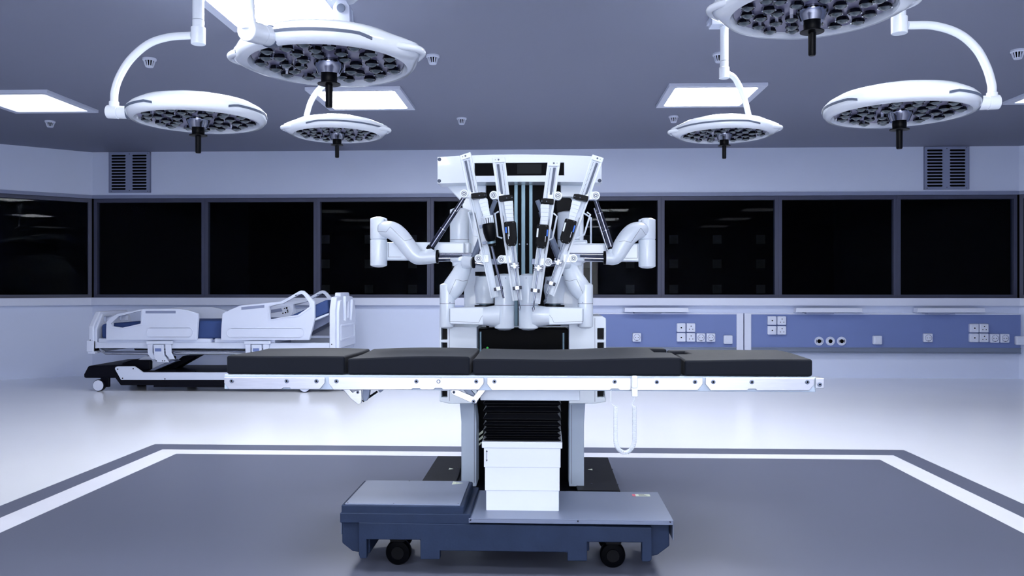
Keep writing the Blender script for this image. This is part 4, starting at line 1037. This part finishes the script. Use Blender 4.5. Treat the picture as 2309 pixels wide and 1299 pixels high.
    for (cx2, cy2, ring) in clips:
        c = fp(cx2, cy2, .045); wv2 = nr.cross(Vector((0, 1, 0))).normalized()
        m = MB()
        if ring:
            for s_ in (-1, 1):
                for o_ in (-.011, 0, .011): m.cyl(c+wv2*s_*.018+nr*o_-Vector((0, .012, 0)), c+wv2*s_*.018+nr*o_+Vector((0, .03, 0)), .0048, n=12, mi=1)
            m.obox(c, wv2*.017, Vector((0, .012, 0)), nr*.005); m.obox(c+Vector((0, -.008, 0)), wv2*.007, Vector((0, .008, 0)), nr*.014)
            m.build('shaft_clamp', ['chrome', 'blackchrome'], rail, bevel=.001)
        else:
            m.obox(c+Vector((0, .015, 0)), wv2*.022, Vector((0, .018, 0)), nr*.0085, 1); m.obox(c-Vector((0, .006, 0)), wv2*.011, Vector((0, .006, 0)), nr*.0105)
            m.build('shaft_guide', ['chrome', 'blackchrome'], rail, bevel=.002)
    hp = [fp(x, y, -.02) for x, y in handle]
    MB().tube(hp, .0042, n=8).build('pull_handle', 'white', rail)
carriage((1036.5, 350.5), (1060.5, 342.5), (1107, 673), (1123, 669), [(1047, 437), (1079.5, 583)], (1081, 442.5, 34, 12, 5), (1090, 452), (1100, 492), (1102, 505, 1111, 556), (1110, 556, 1136.5, 672), [(1125, 651, 0)],
         [(1064, 473), (1055, 478), (1067, 530), (1080, 533)], -1, 'scope')
carriage((1109, 356), (1138, 354), (1155.5, 679), (1177, 677), [(1113.5, 440.5), (1131, 585)], (1142, 448, 32, 12, 5), (1147, 456), (1151.5, 501), (1151, 502, 1155, 556, 26), (1155.5, 556, 1173, 700), [(1161, 600, 1), (1167, 649.5, 0)],
         [(1124, 476), (1115.5, 481), (1121.5, 533), (1132, 537)], -1)
carriage((1235, 363), (1264, 363), (1194, 684), (1218, 686), [(1258, 442), (1236, 591)], (1234, 455.5, 29, 12, -4), (1229, 463), (1227, 508), (1224.5, 509, 1220, 561, 27), (1219.5, 561, 1202, 703), [(1214, 605, 1), (1207, 655, 0)],
         [(1248, 480), (1256, 487), (1246, 537), (1238, 541)], 1)
carriage((1336, 348), (1361.5, 356.5), (1231, 660.5), (1249.5, 669.5), [(1343, 441.5), (1293, 583)], (1309, 447, 33, 12, -11), (1299.5, 456), (1288, 498), (1287, 498, 1273, 550, 27), (1271, 550, 1227, 686), [(1258, 592, 1), (1242.5, 639, 0)],
         [(1324, 478), (1331.5, 483), (1317.5, 529), (1302, 536)], 1)
done()

# ================================================================ HOSPITAL BED
YN_, YF_ = 8.95, 9.80                    # near and far long sides
bd = thing('hospital_bed', (X_(480, 9.4), 9.4, 0), 'adjustable white hospital bed with blue mattress parked by the left windows', 'hospital bed')
def bprism(P, Y, dep, mt, name, parent=None, bev=.006, holes=(), seg=2):
    q = [(at(x, y, Y).x, at(x, y, Y).z) for x, y in P]
    hs = [[(at(x, y, Y).x, at(x, y, Y).z) for x, y in h] for h in holes]
    return MB().prism(q, Y, Y+dep, holes=hs).build(name, mt, parent if parent is not None else bd, bevel=bev, seg=seg)
def pill(x0, x1, y0, y1, n=6):
    r = (y1-y0)/2; o = []
    for k in range(n+1): a = math.pi/2+math.pi*k/n; o.append((x0+r+r*math.cos(a), (y0+y1)/2-r*math.sin(a)))
    for k in range(n+1): a = -math.pi/2+math.pi*k/n; o.append((x1-r+r*math.cos(a), (y0+y1)/2-r*math.sin(a)))
    return o
def zpx(py, Y=YN_): return at(480, py, Y).z
foot_o = [(238.6, 767), (238.9, 745), (239.6, 726), (250, 716), (263.5, 708), (300, 701), (323.8, 696.5), (405, 696.5), (425, 700), (445.4, 707), (446, 716), (442.3, 767)]
foot_h = [(251.5, 736), (252.3, 728), (267.7, 713), (300, 705), (318.6, 700.5), (317, 729.8), (290, 736), (274, 739.5)]
head_o = [(498, 767), (498.8, 740), (501, 708), (520, 698), (542.7, 689), (600, 683.5), (634, 680), (655, 668), (672, 658), (678, 655.3), (684, 656), (692, 663), (705, 677), (709, 681), (709, 719), (703, 745), (696.6, 767)]
head_h = [(608, 720.4), (608, 690), (638, 684.5), (660, 672), (674, 664), (680, 662.5), (685, 666), (697.6, 683), (697.6, 692), (671.6, 710), (640, 715)]
def bed_rail(outer, hole, slot, pl, off):
    r = bprism(outer, YN_-.03, .05, 'plastic', 'side_rail', bd, .006, [hole] if hole else (), 3)
    s_ = bprism(slot, YN_-.031, .012, 'vent', 'grip_recess', r, .001)
    A_ = pill(*pl); B_ = pill(pl[0]+2.2, pl[1]-2.2, pl[2]+2.2, pl[3]-2.2)
    g_ = bprism(A_, YN_-.034, .01, 'plastic', 'oval_moulding', r, .003, [B_])
    if hole:
        cx_ = sum(p_[0] for p_ in hole)/len(hole); cy_ = sum(p_[1] for p_ in hole)/len(hole)
        big = [(p_[0]+(3.0 if p_[0] > cx_ else -3.0), p_[1]+(2.6 if p_[1] > cy_ else -2.6)) for p_ in hole]
        bprism(big, YN_-.038, .012, 'plastic', 'opening_rim', r, .004, [hole])
    return r
r1_ = bed_rail(foot_o, foot_h, [(328, 700.7), (396, 700.7), (396, 706.7), (328, 706.7)], (328, 436, 737.5, 762), 0)
r2_ = bed_rail(head_o, head_h, [(544, 692.5), (596, 687.5), (596, 694), (544, 699)], (510, 687, 738.5, 763), 0)
for rr_ in (r1_, r2_):
    c = rr_.copy(); COL.objects.link(c); c.parent = bd; c.location = (0, YF_-YN_, 0)
    for ch in [x for x in bpy.data.objects if x.parent == rr_]:
        d2 = ch.copy(); COL.objects.link(d2); d2.parent = c; d2.location = (0, .072, 0) if ch.name.startswith(('oval', 'opening')) else (0, .04, 0)
# control panel on the far head rail, facing the mattress
cpan = bprism(pill(600, 660, 689, 716), YF_-.05, .02, 'plastic', 'control_panel', bd, .003)
bprism([(611, 698.5), (634, 695), (637, 702), (611, 706)], YF_-.054, .006, 'vent', 'grip_recess', cpan, .001)
for px, py, rr in ((646.5, 694.5, 2.2), (648.5, 699.5, 1.6), (641.5, 695.5, 1.2), (638, 706.5, 1.6), (644, 705, 1.6), (649, 703.5, 1.6)):
    p = at(px, py, YF_-.052); MB().cyl((p.x, YF_-.056, p.z), (p.x, YF_-.048, p.z), rr*.0052, n=12).build('button', 'matblack', cpan)
# mattress: flat part and raised back part
ymn, ymf = YN_+.06, YF_-.06
Xm = lambda px: X_(px, YN_+.06)
zb1, zt1_ = at(480, 765, ymn).z, at(480, 722, ymn).z
xx0, xx1, xx2 = Xm(228), Xm(625), Xm(742)
MB().prism([(xx0, zb1), (xx1+.06, zb1), (xx1, zt1_), (xx0+.5, zt1_-.01), (xx0, zt1_-.045)], ymn, ymf).build('mattress', 'blue', bd, bevel=.03, seg=3)
z3 = at(740, 676, ymn).z
MB().prism([(xx1-.02, zt1_-.12), (xx1-.03, zt1_), (xx1+.1, zt1_+.03), (xx2-.02, z3+.005), (xx2, z3-.14), (xx1+.12, zt1_-.10)], ymn, ymf).build('raised_mattress', 'blue', bd, bevel=.02, seg=3)
MB().prism([(xx1+.12, zt1_-.13), (xx2, z3-.17), (xx2, z3-.145), (xx1+.1, zt1_-.105)], ymn-.01, ymf+.01).build('backrest_board', 'plastic', bd, bevel=.006)
for yy in (ymn+.12, ymf-.16): MB().prism([(xx2-.42, zb1-.02), (xx2-.02, z3-.25), (xx2, z3-.17), (xx2-.05, z3-.16), (xx2-.5, zb1)], yy, yy+.03).build('backrest_strut', 'vent', bd, bevel=.004)
# platform panels
for a_, b_ in ((220, 474), (482, 620)):
    A = at(a_, 773.5, YN_); B = at(b_, 764, YN_); MB().box(A.x, B.x, YN_+.01, YF_-.01, A.z, B.z).build('platform_panel', 'plastic', bd, bevel=.012, seg=3)
A = at(474, 773, YN_); B = at(482, 765, YN_); MB().box(A.x, B.x, YN_+.05, YF_-.05, A.z, B.z-.01).build('panel_hinge', 'vent', bd)
# frame beams
for yy in (YN_, YF_-.05):
    A = at(216, 785, YN_); B = at(744, 773.5, YN_); MB().box(A.x, B.x, yy, yy+.05, A.z, B.z).build('frame_beam', 'plastic', bd, bevel=.004)
for px in (232, 420, 600, 735):
    A = at(px, 785, YN_); B = at(px+6, 775, YN_); MB().box(A.x, B.x, YN_+.04, YF_-.04, A.z, B.z).build('cross_beam', 'vent', bd, bevel=.004)
zt_ = at(480, 796.5, YN_).z
for yy in (YN_+.02, YF_-.04):
    P = [(X_(224, YN_), yy, zt_+.055), (X_(228, YN_), yy, zt_+.02), (X_(236, YN_), yy, zt_), (X_(260, YN_), yy, zt_), (X_(620, YN_), yy, zt_), (X_(720, YN_), yy, zt_), (X_(730, YN_), yy, zt_+.05)]
    MB().tube(P, .018, n=14).build('rail_tube', 'chrome', bd, smooth=60)
MB().cyl((X_(300, 9.3), 9.35, zt_+.02), (X_(560, 9.3), 9.35, zt_+.02), .022, n=18).build('actuator', 'chrome', bd)
# foot and head boards (boards stand across the bed)
def endboard(xp0, xp1, top, bot, name, chamf, flip):
    x0, x1 = X_(xp0, YN_), X_(xp1, YN_); zt2, zb2 = zpx(top), zpx(bot); ya, yb2 = YN_-.02, YF_+.02; c = chamf
    P = [(ya, zb2), (yb2, zb2), (yb2, zt2-c*1.2), (yb2-c, zt2), (ya+c, zt2), (ya, zt2-c*1.2)]
    return x0, x1, zt2, zb2, ya, yb2, P
x0, x1, zt2, zb2, ya, yb2, P = endboard(201, 213, 703, 797, 'footboard', .14, 0)
H1 = [(ya+.18, zt2-.06), (ya+.36, zt2-.06), (ya+.36, zt2-.12), (ya+.18, zt2-.12)]; H2 = [(yb2-.36, zt2-.06), (yb2-.18, zt2-.06), (yb2-.18, zt2-.12), (yb2-.36, zt2-.12)]
fbd = MB().prism(P, x0, x1, axis='X', holes=[H1, H2]).build('footboard', 'plastic', bd, bevel=.014, seg=3)
Pi = [(ya+.03, zb2+.05), (yb2-.03, zb2+.05), (yb2-.03, zt2-.20), (yb2-.15, zt2-.03), (ya+.15, zt2-.03), (ya+.03, zt2-.20)]
MB().prism(Pi, x1-.004, x1+.022, axis='X', holes=[H1, H2]).build('inner_panel', 'plastic', fbd, bevel=.008)
Pj = [(ya+.25, zb2+.09), (yb2-.25, zb2+.09), (yb2-.25, zt2-.20), (yb2-.32, zt2-.15), (ya+.32, zt2-.15), (ya+.25, zt2-.20)]
MB().prism(Pj, x1+.018, x1+.032, axis='X').build('raised_panel', 'plastic', fbd, bevel=.01)
A = at(198.5, 793, YN_); B = at(213, 768, YN_); MB().box(A.x, B.x, ya-.012, ya+.12, A.z, B.z).build('corner_bracket', 'plastic', fbd, bevel=.006)
A = at(200, 797.5, YN_); B = at(216, 793, YN_); MB().box(A.x, B.x, ya, ya+.1, A.z, B.z).build('bracket_foot', 'plastic', fbd, bevel=.003)
p = at(203.5, 767, ya); MB().cyl((p.x, ya-.003, p.z), (p.x, ya+.004, p.z), .006, n=10).build('screw', 'matblack', fbd)
x0, x1, zt2, zb2, ya, yb2, P = endboard(743.5, 757, 664, 795, 'headboard', .12, 1)
ym = (ya+yb2)/2
P = [(ya, zb2), (yb2, zb2), (yb2, zt2-.17), (yb2-.07, zt2-.03), (ym+.22, zt2-.02), (ym+.20, zt2+.02), (ym-.20, zt2+.02), (ym-.22, zt2-.02), (ya+.07, zt2-.03), (ya, zt2-.17)]
hb_ = MB().prism(P, x0, x1, axis='X', holes=[[(ym-.07, zt2-.09), (ym+.07, zt2-.09), (ym+.05, zt2-.28), (ym-.05, zt2-.28)]]).build('headboard', 'plastic', bd, bevel=.012, seg=3)
Po = [(ya+.05, zb2+.04), (yb2-.05, zb2+.04), (yb2-.05, zt2-.19), (yb2-.10, zt2-.07), (ym+.26, zt2-.06), (ym+.18, zt2-.30), (ym+.09, zt2-.30), (ym+.09, zt2-.02), (ym-.09, zt2-.02), (ym-.09, zt2-.30), (ym-.18, zt2-.30), (ym-.26, zt2-.06), (ya+.10, zt2-.07), (ya+.05, zt2-.19)]
Po = [(a_, b_) for a_, b_ in Po]
MB().prism(Po, x1-.004, x1+.03, axis='X', holes=[[(ym-.05, zt2-.09), (ym+.05, zt2-.09), (ym+.04, zt2-.27), (ym-.04, zt2-.27)]]).build('moulded_panel', 'plastic', hb_, bevel=.012, seg=3)
MB().prism([(ya+.12, zb2+.13), (yb2-.12, zb2+.13), (yb2-.12, zt2-.34), (ya+.12, zt2-.34)], x1+.026, x1+.036, axis='X', holes=[[(ya+.14, zb2+.15), (yb2-.14, zb2+.15), (yb2-.14, zt2-.36), (ya+.14, zt2-.36)]]).build('raised_border', 'plastic', hb_, bevel=.004)
p = at(748, 776.5, ya); MB().cyl((p.x, ya-.003, p.z), (p.x, ya+.004, p.z), .006, n=10).build('screw', 'matblack', hb_)
MB().cyl((x0-.12, YN_+.2, at(715, 707, YN_).z), (x0+.01, YN_+.2, at(730, 703, YN_).z), .022, n=16).build('backrest_bar', 'plastic', bd)
# side-rail brackets
for px in (366, 586):
    a = lambda dx_, py: (at(px+dx_, py, YN_-.02).x, at(px+dx_, py, YN_-.02).z)
    Yb_ = YN_-.045
    br = MB().prism([a(-34, 769), a(24, 769), a(24, 776), a(-34, 776)], Yb_, YN_).build('rail_bracket', 'plastic', bd, bevel=.004)
    for s0_, s1_ in ((-32, -20), (8, 21)):
        MB().prism([a(s0_, 775), a(s1_, 775), a(s1_, 795), a(s1_+8, 810), a(s0_+10, 810), a(s0_+1, 798)], Yb_+.005, Yb_+.03).build('release_arm', 'plastic', br, bevel=.004)
    hl_ = MB().prism([a(-17, 777), a(5, 777), a(6, 800), a(17, 817), a(-9, 816), a(-15, 806)], Yb_-.012, Yb_+.02).build('release_handle', 'plastic', br, bevel=.005)
    q0, q1 = a(-13, 792), a(1, 785); MB().box(q0[0], q1[0], Yb_-.015, Yb_-.010, q0[1], q1[1]).build('blue_tab', 'panelblue', hl_, bevel=.001)
    for dx_ in (-10, 4, 9):
        q = a(dx_, 813); MB().cyl((q[0], Yb_-.016, q[1]), (q[0], Yb_-.01, q[1]), .006, n=10).build('screw', 'matblack', hl_)
# lift arms
bprism([(285, 826), (326, 803), (372, 803), (388, 812), (322, 841)], YN_+.14, .10, 'plastic', 'lift_arm', bd, .006)
bprism([(322, 841), (388, 812), (396, 815), (334, 842)], YN_+.12, .14, 'vent', 'lift_arm_edge', bd, .004)
bprism([(340, 842), (375, 832), (412, 803), (445, 803), (402, 827), (380, 842)], YN_+.35, .2, 'bedblack', 'lift_arm', bd, .006)
bprism([(600, 842), (640, 832), (700, 803), (735, 803), (690, 827), (660, 842)], YN_+.35, .2, 'bedblack', 'lift_arm', bd, .006)
# chassis
side = [(258.5, 832), (260, 828), (264, 826.5), (302, 826.5), (309, 831), (322, 840), (705, 840), (718, 831), (760, 828), (770, 832), (750, 857), (272.5, 857)]
for yy in (YN_-.02, YF_-.02):
    c_ = bprism(side, YN_-.02, .03, 'plastic', 'chassis_side', bd, .005); c_.location.y += yy-(YN_-.02)
    if yy < 9:
        for px, py in ((265.5, 832.5), (300.5, 831.5), (276.5, 853), (372, 854.5), (441, 838)):
            p = at(px, py, YN_-.02); MB().cyl((p.x, YN_-.023, p.z), (p.x, YN_-.015, p.z), .007, n=10).build('screw', 'matblack', c_)
bprism([(262, 842), (320, 838), (745, 838), (752, 857), (748, 869), (272, 869), (258, 850)], YN_-.0, .78, 'bedblack', 'chassis_pan', bd, .006)
MB().box(X_(345, YN_), X_(640, YN_), YN_+.01, YN_+.04, at(480, 874, YN_).z, at(480, 869, YN_).z).build('pedal_bar', 'bedblack', bd, bevel=.004)
def bedbox(P, Y0, Y1, nm):
    if nm == 'end_housing': Y0 = YN_+.035
    return bprism(P, Y0, Y1-Y0, 'bedblack', nm, bd, .02)
bedbox([(188, 853), (188, 844), (198, 825), (275, 823), (275, 853)], YN_-.04, YF_+.04, 'end_housing')
bedbox([(266, 832), (276, 818), (296, 812), (340, 812), (340, 835), (290, 842)], YN_+.1, YF_-.1, 'motor_housing')
bedbox([(748, 853), (748, 825), (800, 825), (808, 844), (808, 853)], YN_-.04, YF_+.04, 'end_housing')
def bedwheel(px, Y):
    x = X_(px, YN_); r = .066
    ty_ = MB().lathe([(0, -.03), (r*.9, -.03), (r, -.022), (r, .02), (r*.9, .03), (0, .03)], o=(x, Y, r), ax=(0, 1, 0), n=36).build('caster', 'bedblack', bd)
    MB().lathe([(0, -.036), (r*.86, -.036), (r*.9, -.03), (0, -.029)], o=(x, Y, r), ax=(0, 1, 0), n=36).build('wheel_disc', 'sill', ty_)
    MB().lathe([(0, .036), (r*.86, .036), (r*.9, .03), (0, .029)], o=(x, Y, r), ax=(0, 1, 0), n=36).build('wheel_disc', 'sill', ty_)
    MB().box(x-.01, x+.09, Y+.032, Y+.07, r*.6, at(480, 852, YN_).z).build('fork', 'bedblack', ty_, bevel=.01)
for px in (224, 688):
    for Y in (YN_+.005, YF_-.03): bedwheel(px, Y)
for px in (305, 420): 
    x = X_(px, 9.3); MB().lathe([(0, 0), (.05, 0), (.055, .05), (.03, .09), (0, .09)], o=(x, 9.45, .0), n=20).build('support_foot', 'bedblack', bd)
done()

# added fill light behind the camera, brightens the fronts of table and robot
t = thing('wall_light_panel', (0, -4, 1.2), 'wide backlit light panel on the wall behind the camera', 'wall light')
MB().prism([(-1.7, .75), (1.7, .75), (1.7, 2.75), (-1.7, 2.75)], -4, -3.93, holes=[[(-1.62, .83), (1.62, .83), (1.62, 2.67), (-1.62, 2.67)]]).build('frame', 'vent', t)
MB().box(-1.63, 1.63, -4, -3.95, .82, 2.68).build('diffuser', 'wallglow', t, smooth=0)
done()

# keep the tree to thing > part > sub-part
def level(o):
    n = 0
    while o.parent: o = o.parent; n += 1
    return n
for o in list(bpy.data.objects):
    while level(o) > 2:
        assert o.parent.location.length < 1e-6, o.name
        o.parent = o.parent.parent
